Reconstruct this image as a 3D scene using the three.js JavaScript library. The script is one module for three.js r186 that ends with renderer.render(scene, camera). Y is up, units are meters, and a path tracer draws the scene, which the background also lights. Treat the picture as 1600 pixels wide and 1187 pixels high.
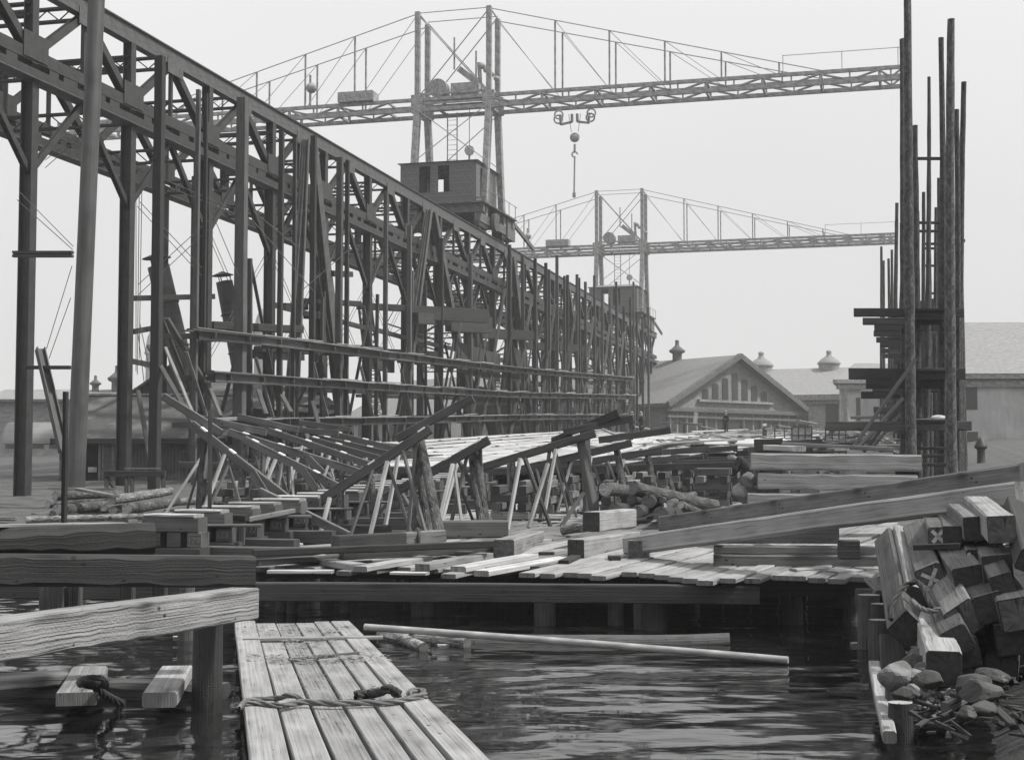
import * as THREE from 'three';
import { mergeGeometries } from 'three/addons/utils/BufferGeometryUtils.js';
import { ImprovedNoise } from 'three/addons/math/ImprovedNoise.js';
import { MarchingCubes } from 'three/addons/objects/MarchingCubes.js';
import { ConvexGeometry } from 'three/addons/geometries/ConvexGeometry.js';
import { FontLoader } from 'three/addons/loaders/FontLoader.js';
import { TextGeometry } from 'three/addons/geometries/TextGeometry.js';

/* ---------- camera, sky, sun, exposure ---------- */
const scene = new THREE.Scene();
const EYE = 2.66, FPX = 2350, PITCH = Math.atan(141.5 / FPX);
const camera = new THREE.PerspectiveCamera(2 * Math.atan(593.5 / FPX) * 180 / Math.PI, 1024 / 759, 0.1, 4000);
camera.position.set(0, EYE, 0);
camera.rotation.set(PITCH, 0, 0);
scene.add(camera);
const renderer = new THREE.WebGLRenderer({ antialias: true });
renderer.toneMapping = THREE.LinearToneMapping;
renderer.toneMappingExposure = 1.2;
renderer.shadowMap.enabled = true;

const noise = new ImprovedNoise();
let seedState = 12345;
function rnd() { seedState = (seedState * 1664525 + 1013904223) >>> 0; return seedState / 4294967296; }
const rr = (a, b) => a + (b - a) * rnd();
const pick = a => a[Math.floor(rnd() * a.length)];
function fbm(x, y, z, o = 4) { let s = 0, a = .5, f = 1; for (let i = 0; i < o; i++) { s += a * noise.noise(x * f, y * f, z * f); a *= .5; f *= 2.03; } return s; }

{ // hazy bright overcast sky, a little brighter overhead and towards the sun
  const W = 256, H = 128, data = new Float32Array(W * H * 4);
  for (let j = 0; j < H; j++) for (let i = 0; i < W; i++) {
    const el = (j / (H - 1) - .5) * Math.PI, az = i / W * Math.PI * 2;
    const dx = Math.cos(el) * Math.cos(az), dz = Math.cos(el) * Math.sin(az), dy = Math.sin(el);
    let L = .57 + .30 * Math.max(0, Math.min(1, dy / .55)) + .22 * Math.max(0, dy - .5);
    L += .09 * fbm(dx * 1.5 + 3, dy * 3.2, dz * 1.5 + 7, 4);
    if (dy < 0) L = .45;
    const k = (j * W + i) * 4; data[k] = L; data[k + 1] = L; data[k + 2] = L; data[k + 3] = 1;
  }
  const t = new THREE.DataTexture(data, W, H, THREE.RGBAFormat, THREE.FloatType);
  t.mapping = THREE.EquirectangularReflectionMapping; t.magFilter = THREE.LinearFilter; t.minFilter = THREE.LinearFilter; t.needsUpdate = true;
  scene.background = t; scene.environment = t;
}
const sun = new THREE.DirectionalLight(0xfffdfa, 4.2);
sun.position.set(85, 105, -45); sun.target.position.set(0, 0, -60);
sun.castShadow = true; sun.shadow.radius = 10; sun.shadow.mapSize.set(4096, 4096);
Object.assign(sun.shadow.camera, { left: -130, right: 130, top: 130, bottom: -130, near: 1, far: 500 });
scene.add(sun, sun.target);
scene.fog = new THREE.FogExp2(0xe6e6e6, 0.00052);

/* ---------- places: the slip runs along u (away), v is to its right ---------- */
const ANG = Math.atan(590 / FPX), SA = Math.sin(ANG), CA = Math.cos(ANG), SLOPE = .0383;
const V = (x, y, z) => new THREE.Vector3(x, y, z);
const T = (u, v, y) => V(u * SA + v * CA, y, -u * CA + v * SA);
const slipY = u => .9 + SLOPE * (Math.min(u, 150) - 25);
const S = (u, v, h) => T(u, v, slipY(u) + h);
function ray(px, py) {
  const cx = (px - 800) / FPX, cy = (593.5 - py) / FPX, c = Math.cos(PITCH), s = Math.sin(PITCH);
  return V(cx, cy * c + s, -c + cy * s);
}
const along = (r, k) => V(r.x * k, EYE + r.y * k, r.z * k);
const P = (px, py, d) => { const r = ray(px, py); return along(r, -d / r.z); };
const onY = (px, py, y) => { const r = ray(px, py); return along(r, (y - EYE) / r.y); };
const onSlip = (px, py, h = 0) => { const r = ray(px, py), du = r.x * SA - r.z * CA; return along(r, (.9 - SLOPE * 25 + h - EYE) / (r.y - SLOPE * du)); };
const onU = (px, py, u) => { const r = ray(px, py); return along(r, u / (r.x * SA - r.z * CA)); };
const onV = (px, py, v) => { const r = ray(px, py); return along(r, v / (r.x * CA + r.z * SA)); };
const uOf = p => p.x * SA - p.z * CA, vOf = p => p.x * CA + p.z * SA;

/* ---------- names and labels ---------- */
const used = {};
function numbered(n) { const k = used[n] = (used[n] ?? -1) + 1; return k ? n + '_' + String(k).padStart(3, '0') : n; }
function tag(o, label, category, group) { o.userData.label = label; o.userData.category = category; if (group) o.userData.group = group; return o; }
function thing(name, label, category, pos, group) {
  const o = new THREE.Group(); o.name = numbered(name); o.position.copy(pos); scene.add(o); o.updateMatrixWorld(true);
  return tag(o, label, category, group);
}
function put(m, name, parent = scene) {
  m.castShadow = m.receiveShadow = true;
  scene.add(m); m.updateMatrixWorld(true);
  if (parent !== scene) { parent.attach(m); m.name = name; m.updateMatrixWorld(true); } else m.name = numbered(name);
  return m;
}
const structure = o => { o.userData.kind = 'structure'; return o; };
const NTH = ['first', 'second', 'third', 'fourth', 'fifth', 'sixth', 'seventh', 'eighth', 'ninth', 'tenth', 'eleventh', 'twelfth', 'thirteenth', 'fourteenth', 'fifteenth', 'sixteenth', 'seventeenth', 'eighteenth', 'nineteenth', 'twentieth'];

/* ---------- textures (grey, linear factors times the material colour) ---------- */
function tex(W, H, f, srgb = true) {
  const d = new Uint8Array(W * H * 4);
  for (let j = 0; j < H; j++) for (let i = 0; i < W; i++) {
    let q = Math.max(0, Math.min(1, f(i / W, j / H)));
    if (srgb) q = q <= .0031308 ? q * 12.92 : 1.055 * Math.pow(q, 1 / 2.4) - .055;
    const k = (j * W + i) * 4; d[k] = d[k + 1] = d[k + 2] = q * 255; d[k + 3] = 255;
  }
  const t = new THREE.DataTexture(d, W, H);
  t.wrapS = t.wrapT = THREE.RepeatWrapping; t.magFilter = THREE.LinearFilter; t.minFilter = THREE.LinearMipmapLinearFilter; t.generateMipmaps = true;
  t.colorSpace = srgb ? THREE.SRGBColorSpace : THREE.NoColorSpace; t.anisotropy = 8; t.needsUpdate = true; return t;
}
const seam = (x, w) => Math.min(1, Math.min(x, 1 - x) / w);   // fades patterns into each other at a tile edge
function tile(f) { const W = .16, k = q => { const t = Math.max(0, (q - 1 + W) / W); return t * t * (3 - 2 * t); }; // tileable by blending near two edges
  return (x, y) => { const u = k(x), v = k(y); let a = f(x, y); if (u) a = a * (1 - u) + f(x - 1, y) * u; if (!v) return a; let c = f(x, y - 1); if (u) c = c * (1 - u) + f(x - 1, y - 1) * u; return a * (1 - v) + c * v; }; }
function woodField(rough, knots) {
  const K = []; for (let i = 0; i < knots; i++) K.push([rr(.05, .95), rr(.05, .95), rr(.006, .014)]);
  const NAILS = []; for (let i = 0; i < 9; i++) NAILS.push([rr(0, 1), rr(0, 1)]);
  return (x, y) => {
    let yy = y, dark = 0;
    for (const [kx, ky, r] of K) {
      const ddx = (x - kx) * 2, ddy = y - ky, q = Math.sqrt(ddx * ddx * .35 + ddy * ddy);
      yy += .5 * ddy * Math.exp(-q * q / (r * r * 3));
      dark += Math.exp(-Math.pow(q / r, 4)) * .65;
    }
    const fine = noise.noise(x * .9, yy * 95, 1.5) * .22 + noise.noise(x * .4, yy * 44, 4.5) * .18 + noise.noise(x * 2.5, yy * 210, 9.1) * .16;
    const speck = noise.noise(x * 150, y * 90, 40) * .10 + noise.noise(x * 420, y * 220, 44) * .08, big = fbm(x * 2.6, y * 3.4, 5, 4) * .62;
    const line = Math.max(0, 1 - Math.abs(noise.noise(x * .35, yy * 34, 21)) * 26) * Math.max(0, noise.noise(x * 2.3, y * 7, 63) + .12) * 2.4;
    const check = Math.max(0, noise.noise(x * 4.5, yy * 75, 27) - .38) * 3.0, saw = Math.max(0, noise.noise(x * 9 + y, y * 3, 51)) * Math.sin(x * 700 + noise.noise(x * 20, y * 5, 3) * 3) * .07;
    const stain = Math.max(0, fbm(x * 4 + 9, y * 5, 77, 3) - .16) * 1.5;
    let nail = 0; for (const nx of NAILS) { const e = Math.hypot((x - nx[0]) * 3, (y - nx[1]) * 1.5); if (e < .011) nail = .4; }
    return .80 + (fine + saw) * (.6 + .4 * rough) + speck + big - (line + check) * .55 * rough - stain * .5 * rough - dark - nail;
  };
}
const TX = {};
TX.wood = tex(1024, 512, tile(woodField(.75, 9)));
TX.woodOld = tex(1024, 512, tile(woodField(1.35, 12)));
TX.bark = tex(512, 512, tile((x, y) => { const r = Math.abs(fbm(x * 6, y * 26, 3, 4)); return .22 + r * 2.2 + fbm(x * 4, y * 4, 8, 4) * .7 + noise.noise(x * 90, y * 90, 3) * .2 + Math.max(0, fbm(x * 5, y * 5, 33, 2) - .16) * 3; }));
TX.barkB = tex(512, 512, tile((x, y) => Math.abs(fbm(x * 6, y * 26, 3, 4)) * 1.6), false);
TX.steel = tex(512, 512, tile((x, y) => .72 + fbm(x * 3, y * 22, 2, 4) * .6 + fbm(x * 7, y * 7, 7, 5) * .8 + (Math.hypot((x * 16 % 1) - .5, (y * 4 % 1) - .5) < .22 ? .18 : 0)));
TX.rings = tex(512, 512, (x, y) => { const a = Math.atan2(y - .46, x - .53), r = Math.hypot(x - .53, y - .46) * (1 + .06 * noise.noise(Math.cos(a) * 1.5, Math.sin(a) * 1.5, 3)); const ck = Math.max(0, 1 - Math.abs(noise.noise(Math.cos(a) * 5, Math.sin(a) * 5, 8)) * 9) * Math.min(1, r * 3.2); return .66 + Math.sin(r * 150 + noise.noise(x * 6, y * 6, 2) * 1.5) * .13 + fbm(x * 5, y * 5, 6, 4) * .6 + noise.noise(x * 80, y * 80, 1) * .14 - ck * .42; });
TX.rough = tex(512, 512, tile((x, y) => .5 + fbm(x * 11, y * 11, 4, 5)), false);
TX.grainB = tex(512, 512, tile((x, y) => .5 + fbm(x * 1.2, y * 70, 1.5, 3) * .8 + noise.noise(x * 90, y * 60, 5) * .25 - Math.max(0, noise.noise(x * 1.5, y * 50, 21) - .35) * 2), false);
TX.dirt = tex(1024, 1024, tile((x, y) => .6 + fbm(x * 7, y * 7, 2, 5) * .8 + Math.max(0, noise.noise(x * 90, y * 90, 4) - .3) * .9));
TX.stone = tex(512, 512, tile((x, y) => .62 + fbm(x * 6, y * 6, 12, 5) * .9));
TX.plaster = tex(512, 512, tile((x, y) => .78 + fbm(x * 3, y * 3, 14, 5) * .35 + fbm(x * 20, y * 3, 15, 3) * .22));
TX.brick = tex(512, 512, (x, y) => { const row = Math.floor(y * 40), by = y * 40 % 1, bx = (x * 14 + (row % 2) * .5) % 1; const m = (by < .14 || bx < .06) ? .12 : 0; return .66 + m + noise.noise(Math.floor(x * 14 + (row % 2) * .5) * 1.7, row * 1.3, 2) * .28 + fbm(x * 4, y * 4, 6, 3) * .2; });
TX.slate = tex(512, 512, (x, y) => { const row = Math.floor(y * 28), by = y * 28 % 1, bx = (x * 22 + (row % 2) * .5) % 1; return .68 - (by < .12 ? .12 : 0) - (bx < .07 ? .06 : 0) + noise.noise(Math.floor(x * 22 + (row % 2) * .5) * 1.3, row * 1.9, 4) * .22; });
TX.tin = tex(512, 512, tile((x, y) => { const q = fbm(x * 4, y * 4, 31, 4); return .55 + fbm(x * 10, y * 6, 5, 4) * .5 + Math.max(0, q - .1) * 3.2; }));
TX.water = tex(1024, 1024, tile((x, y) => {
  const wx = x + .02 * fbm(x * 6, y * 6, 70, 2), wy = y + .02 * fbm(x * 6, y * 6, 80, 2);
  return .5 + .85 * fbm(wx * 3.6, wy * 4.6, 3, 2) + .11 * fbm(wx * 11, wy * 17, 13, 2) + .006 * noise.noise(wx * 40, wy * 60, 21);
}), false);

const g = v => new THREE.Color().setRGB(v, v, v);
const MAT = {};
function mat(name, v, map, o = {}) { const m = new THREE.MeshStandardMaterial({ color: g(v), map, roughness: .9, metalness: 0, ...o }); m.name = name; MAT[name] = m; return m; }
const WB = { vertexColors: true, bumpMap: TX.grainB, bumpScale: .006 };
const W5 = [mat('fresh timber a', .46, TX.wood, WB), mat('fresh timber b', .38, TX.wood, WB), mat('fresh timber c', .52, TX.wood, WB)];
const W4 = [mat('pale timber a', .29, TX.wood, WB), mat('pale timber b', .24, TX.woodOld, WB), mat('pale timber c', .33, TX.wood, WB)];
const W3 = [mat('grey timber a', .155, TX.woodOld, WB), mat('grey timber b', .125, TX.wood, WB), mat('grey timber c', .185, TX.woodOld, WB)];
const W2 = [mat('old timber a', .075, TX.woodOld, WB), mat('old timber b', .06, TX.woodOld, WB), mat('old timber c', .09, TX.wood, WB)];
const W1 = [mat('dark timber a', .032, TX.woodOld, WB), mat('dark timber b', .025, TX.woodOld, WB), mat('dark timber c', .04, TX.woodOld, WB)];
const BARK = mat('bark', .13, TX.bark, { bumpMap: TX.barkB, bumpScale: .03 });
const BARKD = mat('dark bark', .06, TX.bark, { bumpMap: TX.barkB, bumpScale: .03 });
const BARKL = mat('worn pale bark', .30, TX.bark, { bumpMap: TX.barkB, bumpScale: .02 });
const CUT = mat('sawn log end', .5, TX.rings), CUTD = mat('weathered log end', .17, TX.rings);
const PILE = mat('wet pile wood', .035, TX.woodOld, { bumpMap: TX.grainB, bumpScale: .012, roughness: .7 });
const PILEL = mat('grey pile wood', .085, TX.woodOld, { bumpMap: TX.grainB, bumpScale: .012 });
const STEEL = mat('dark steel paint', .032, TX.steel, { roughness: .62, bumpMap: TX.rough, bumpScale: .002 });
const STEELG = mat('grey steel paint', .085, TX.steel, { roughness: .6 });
const CRANE = mat('light grey crane paint', .34, TX.steel, { roughness: .65 });
const CABIN = mat('crane house paint', .13, TX.steel, { roughness: .75 });
const WIRE = mat('wire rope', .07, null, { roughness: .6 });
const IRON = mat('rough iron', .035, TX.steel, { roughness: .6 });
const PAINT = mat('white paint', .72, TX.stone);
const DARK = mat('unlit opening', .012, null);
const GLASS = new THREE.MeshPhysicalMaterial({ color: g(.9), roughness: .08, transmission: 1, thickness: 0, ior: 1.45 });
const PANE = mat('dusty window glass', .5, TX.stone, { roughness: .25 });
const ROPE = mat('hemp rope', .24, TX.rough, { bumpMap: TX.rough, bumpScale: .004 });
const ROPED = mat('tarred rope', .06, TX.rough, { bumpMap: TX.rough, bumpScale: .004 });

/* ---------- shapes ---------- */
// a sawn timber along x: chamfered, slightly uneven, uv in metres, darker sawn ends
function timberGeo(L, w, h, o = {}) {
  const { seg = 1, rough = 0, end = .62, taper = 1 } = o, ch = o.ch ?? Math.min(.014, w * .12, h * .12);
  const pos = [], uv = [], col = [], idx = [], n = 8, ox = rnd() * 9, oy = rnd() * 9;
  const sec = (hw, hh, c) => [[hh, -hw + c], [hh, hw - c], [hh - c, hw], [-hh + c, hw], [-hh, hw - c], [-hh, -hw + c], [-hh + c, -hw], [hh - c, -hw]];
  const dist = []; { const s = sec(w / 2, h / 2, ch); let a = 0; for (let i = 0; i <= n; i++) { dist.push(a); const p = s[i % n], q = s[(i + 1) % n]; a += Math.hypot(p[0] - q[0], p[1] - q[1]); } }
  const rings = [];
  for (let k = 0; k <= seg; k++) {
    const t = k / seg, f = 1 + (taper - 1) * t, c = ch * (1 + (rough ? rr(-.4, .8) : 0)), s = sec(w / 2 * f, h / 2 * f, c), q = t * L * .45 + ox * 7, dy = rough * noise.noise(q, oy, 1) * 1.6, dz = rough * noise.noise(q, oy, 8) * 1.6, jit = Math.min(rough, .008) * .22;
    rings.push(s.map(p => [(t - .5) * L, p[0] + dy + jit * rr(-.4, .4), p[1] + dz + jit * rr(-.4, .4)]));
  }
  for (let k = 0; k < seg; k++) for (let i = 0; i < n; i++) {
    const a = rings[k][i], b = rings[k][(i + 1) % n], c = rings[k + 1][(i + 1) % n], d = rings[k + 1][i], v0 = pos.length / 3;
    for (const [p, e] of [[a, i], [b, i + 1], [c, i + 1], [d, i]]) { pos.push(...p); uv.push(p[0] / 3 + ox, dist[e] / 1.5 + oy); col.push(1, 1, 1); }
    idx.push(v0, v0 + 2, v0 + 1, v0, v0 + 3, v0 + 2);
  }
  for (const [k, sg] of [[0, -1], [seg, 1]]) {
    const v0 = pos.length / 3;
    for (const p of rings[k]) { pos.push(...p); uv.push(p[1] / 1.2 + ox, p[2] / .8 + oy); col.push(end, end, end); }
    for (let i = 1; i < n - 1; i++) sg < 0 ? idx.push(v0, v0 + i, v0 + i + 1) : idx.push(v0, v0 + i + 1, v0 + i);
  }
  const ge = new THREE.BufferGeometry();
  ge.setAttribute('position', new THREE.Float32BufferAttribute(pos, 3)); ge.setAttribute('uv', new THREE.Float32BufferAttribute(uv, 2)); ge.setAttribute('color', new THREE.Float32BufferAttribute(col, 3));
  ge.setIndex(idx); const out = ge.toNonIndexed(); out.computeVertexNormals(); return out;
}
const UP = V(0, 1, 0);
function aim(m, a, b, roll = 0) { // x axis from a to b, y as upright as it can be
  const x = b.clone().sub(a).normalize(); let z = x.clone().cross(UP); if (z.lengthSq() < 1e-4) z = V(CA, 0, SA); z.normalize();
  const y = z.clone().cross(x).normalize();
  m.quaternion.setFromRotationMatrix(new THREE.Matrix4().makeBasis(x, y, z));
  if (roll) m.quaternion.multiply(new THREE.Quaternion().setFromAxisAngle(V(1, 0, 0), roll));
  m.position.copy(a).add(b).multiplyScalar(.5); return m;
}
function beam(name, a, b, w, h, m, parent, o = {}) { const me = put(aim(new THREE.Mesh(timberGeo(a.distanceTo(b), w, h, o), m), a, b, o.roll), name, parent);
  if (o.rings) { const q = new THREE.PlaneGeometry(w * .93, h * .93); q.rotateY(-Math.PI / 2); q.translate(-a.distanceTo(b) / 2 - .003, 0, 0); const f = o.off || [rr(-.2, .2), rr(-.2, .2)], uv = q.attributes.uv; for (let i = 0; i < 4; i++) uv.setXY(i, .15 + uv.getX(i) * .7 + f[0] * .4, .15 + uv.getY(i) * .7 + f[1] * .4); q.applyMatrix4(me.matrixWorld); put(new THREE.Mesh(q, o.rings), 'end_grain', me); }
  return me; }
// round timber along x
function logGeo(L, r0, r1, o = {}) {
  const { ns = 14, nl = 8, bump = .06, bend = 0 } = o, ge = new THREE.CylinderGeometry(r1, r0, L, ns, nl, true); ge.rotateZ(-Math.PI / 2);
  const p = ge.attributes.position, uv = ge.attributes.uv, sx = rnd() * 50, ou = rnd() * 5;
  for (let i = 0; i < p.count; i++) {
    const x = p.getX(i), y = p.getY(i), z = p.getZ(i), q = 1 + bump * 2 * noise.noise(x * .9 + sx, Math.atan2(y, z) * 1.1 * 0 + y * 3 / (r0 * 6), z * 3 / (r0 * 6)) + (rnd() - .5) * bump * .5 * (uv.getX(i) > .001 && uv.getX(i) < .999 ? 1 : 0);
    const off = bend * (1 - Math.pow(2 * x / L, 2));
    p.setXYZ(i, x, y * q + off, z * q); 
    uv.setXY(i, x / 1.2 + ou, uv.getX(i) * Math.PI * 2 * r0 / 1.2);
  }
  ge.computeVertexNormals(); return ge;
}
function endGeo(r, L, side, bump = .05) {
  const pts = []; const ge = new THREE.CircleGeometry(r * 1.0, 14); ge.rotateY(side > 0 ? Math.PI / 2 : -Math.PI / 2); ge.translate(side * (L / 2), 0, 0); return ge;
}
function log(name, a, b, r0, r1, m, parent, o = {}) {
  const L = a.distanceTo(b), me = put(aim(new THREE.Mesh(logGeo(L, r0, r1, o), m), a, b), name, parent);
  for (const [s, r] of [[-1, r0], [1, r1]]) { const e = new THREE.Mesh(endGeo(r * 1.01, L, s), o.cut || CUTD); e.position.copy(me.getWorldPosition(V())); e.quaternion.copy(me.getWorldQuaternion(new THREE.Quaternion())); put(e, 'cut_end', o.flatEnds ? parent : me); }
  return me;
}
function tubeGeo(pts, r, seg = 24, rad = 7, closed = false) { return new THREE.TubeGeometry(new THREE.CatmullRomCurve3(pts, closed), seg, r, rad, closed); }
function wire(name, a, b, r, m, parent, sag = 0) {
  const mid = a.clone().add(b).multiplyScalar(.5); mid.y -= sag;
  const o = a.clone(); const ge = sag ? tubeGeo([V(0, 0, 0), mid.sub(a), b.clone().sub(a)], r, 16, 5) : tubeGeo([V(0, 0, 0), b.clone().sub(a)], r, 1, 5);
  const me = new THREE.Mesh(ge, m); me.position.copy(o); return put(me, name, parent);
}
// rolled H section along x: two flanges and a web
function hGeo(L, w, h, t = .04) {
  const parts = []; const bx = (a, b, c, x, y, z) => { const q = new THREE.BoxGeometry(a, b, c); q.translate(x, y, z); parts.push(q); };
  bx(L, h, t, 0, 0, -w / 2 + t / 2); bx(L, h, t, 0, 0, w / 2 - t / 2); bx(L, t, w - 2 * t, 0, 0, 0);
  const ge = mergeGeometries(parts); boxUv(ge); return ge;
}
function boxUv(ge, s = 2) { const p = ge.attributes.position, n = ge.attributes.normal, uv = ge.attributes.uv; for (let i = 0; i < p.count; i++) { const a = Math.abs(n.getX(i)), b = Math.abs(n.getY(i)), c = Math.abs(n.getZ(i)); if (a > b && a > c) uv.setXY(i, p.getY(i) / s, p.getZ(i) / s); else if (b > c) uv.setXY(i, p.getX(i) / s, p.getZ(i) / s); else uv.setXY(i, p.getX(i) / s, p.getY(i) / s); } return ge; }
function hbeam(name, a, b, w, h, m, parent, roll = 0) { return put(aim(new THREE.Mesh(hGeo(a.distanceTo(b), w, h), m), a, b, roll), name, parent); }
// laced member along x: two flats with zigzag bars between
function lacedGeo(L, depth, w, flat = .09, t = .05, step = .55, plate = 0) {
  const parts = []; const bx = (a, b, c, x, y, z, rz = 0) => { const q = new THREE.BoxGeometry(a, b, c); if (rz) q.rotateZ(rz); q.translate(x, y, z); parts.push(q); };
  for (const s of [-1, 1]) bx(L, flat, w, 0, s * (depth - flat) / 2, 0);
  const n = Math.max(2, Math.round(L / step)), dx = L / n, hh = depth - flat * 2, len = Math.hypot(dx, hh);
  for (let i = 0; i < n; i++) bx(len, t, t * .5, -L / 2 + dx * (i + .5), 0, 0, (i % 2 ? 1 : -1) * Math.atan2(hh, dx));
  if (plate) for (let i = 0; i <= plate; i++) bx(.25 * (L / plate > 2 ? 1.6 : 1), hh, t * .7, -L / 2 + .2 + (L - .4) * i / plate, 0, 0);
  const ge = mergeGeometries(parts); boxUv(ge); return ge;
}
function laced(name, a, b, depth, w, m, parent, o = {}) { return put(aim(new THREE.Mesh(lacedGeo(a.distanceTo(b), depth, w, o.flat, o.t, o.step, o.plate), m), a, b, o.roll || 0), name, parent); }
function bar(name, a, b, w, h, m, parent) { const ge = new THREE.BoxGeometry(a.distanceTo(b), h, w); boxUv(ge); return put(aim(new THREE.Mesh(ge, m), a, b), name, parent); }
const mid = (a, b, t = .5) => a.clone().lerp(b, t);
const plus = (a, x, y, z) => a.clone().add(V(x, y, z));
// axis-aligned to the slip: box centred at (u,v,y)
function slipBox(name, u, v, y, du, dv, dy, m, parent) { const ge = new THREE.BoxGeometry(dv, dy, du); boxUv(ge); const me = new THREE.Mesh(ge, m); me.position.copy(T(u, v, y)); me.rotation.y = -ANG; return put(me, name, parent); }

/* ================= setting: water, ground, bank ================= */
{ // water, ends under the wharf at the bulkhead
  const ge = new THREE.PlaneGeometry(160, 74, 1, 1); ge.rotateX(-Math.PI / 2);
  const p = ge.attributes.position, uv = ge.attributes.uv;
  for (let i = 0; i < p.count; i++) uv.setXY(i, p.getX(i) / 5.2, p.getZ(i) / 5.2);
  const m = new THREE.MeshPhysicalMaterial({ color: g(.012), roughness: .02, ior: 1.45, bumpMap: TX.water, bumpScale: .075, specularIntensity: 1 }); m.name = 'harbour water';
  const o = new THREE.Mesh(ge, m); o.position.set(0, 0, -3);
  structure(put(o, 'water'));
}
const U0 = 34; // bulkhead line behind the wharf
function groundY(u, v) {
  let y = slipY(u) - .16 + .10 * fbm(u * .25, v * .25, 2, 3);
  if (v < -24) y += .0; if (v > 4) y += Math.min(.5, (v - 4) * .1);
  return y;
}
{
  const us = [], vs = [];
  for (let u = U0; u < 70; u += 1.1) us.push(u); for (let u = 70; u < 180; u += 4) us.push(u); for (let u = 180; u < 3200; u *= 1.25) us.push(u);
  for (let v = -1600; v < -60; v += 190) vs.push(v); for (let v = -60; v < 40; v += 1.3) vs.push(v); for (let v = 40; v < 2000; v += 190) vs.push(v);
  const pos = [], uv = [], idx = [];
  for (const u of us) for (const v of vs) { const q = T(u, v, groundY(u, v)); pos.push(q.x, q.y, q.z); uv.push(u / 5, v / 5); }
  const n = vs.length; for (let i = 0; i < us.length - 1; i++) for (let j = 0; j < n - 1; j++) { const a = i * n + j; idx.push(a, a + 1, a + n, a + 1, a + n + 1, a + n); }
  const ge = new THREE.BufferGeometry(); ge.setAttribute('position', new THREE.Float32BufferAttribute(pos, 3)); ge.setAttribute('uv', new THREE.Float32BufferAttribute(uv, 2)); ge.setIndex(idx); ge.computeVertexNormals();
  structure(put(new THREE.Mesh(ge, mat('trodden earth', .10, TX.dirt, { bumpMap: TX.rough, bumpScale: .05, side: THREE.DoubleSide })), 'ground'));
}
{ // timber bulkhead that holds the slip above the water
  const w = thing('bulkhead', 'dark timber bulkhead wall closing the water under the wharf', 'retaining wall', T(U0, -10, 0)); delete w.userData.category; delete w.userData.label; structure(w);
  for (let v = -48; v < 14; v += .62) beam('sheet_pile', T(U0 - .1 + rr(-.05, .05), v, -.5), T(U0 - .1 + rr(-.05, .05), v, slipY(U0) - .2), .6, .22, pick(W1), w);
}
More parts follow.
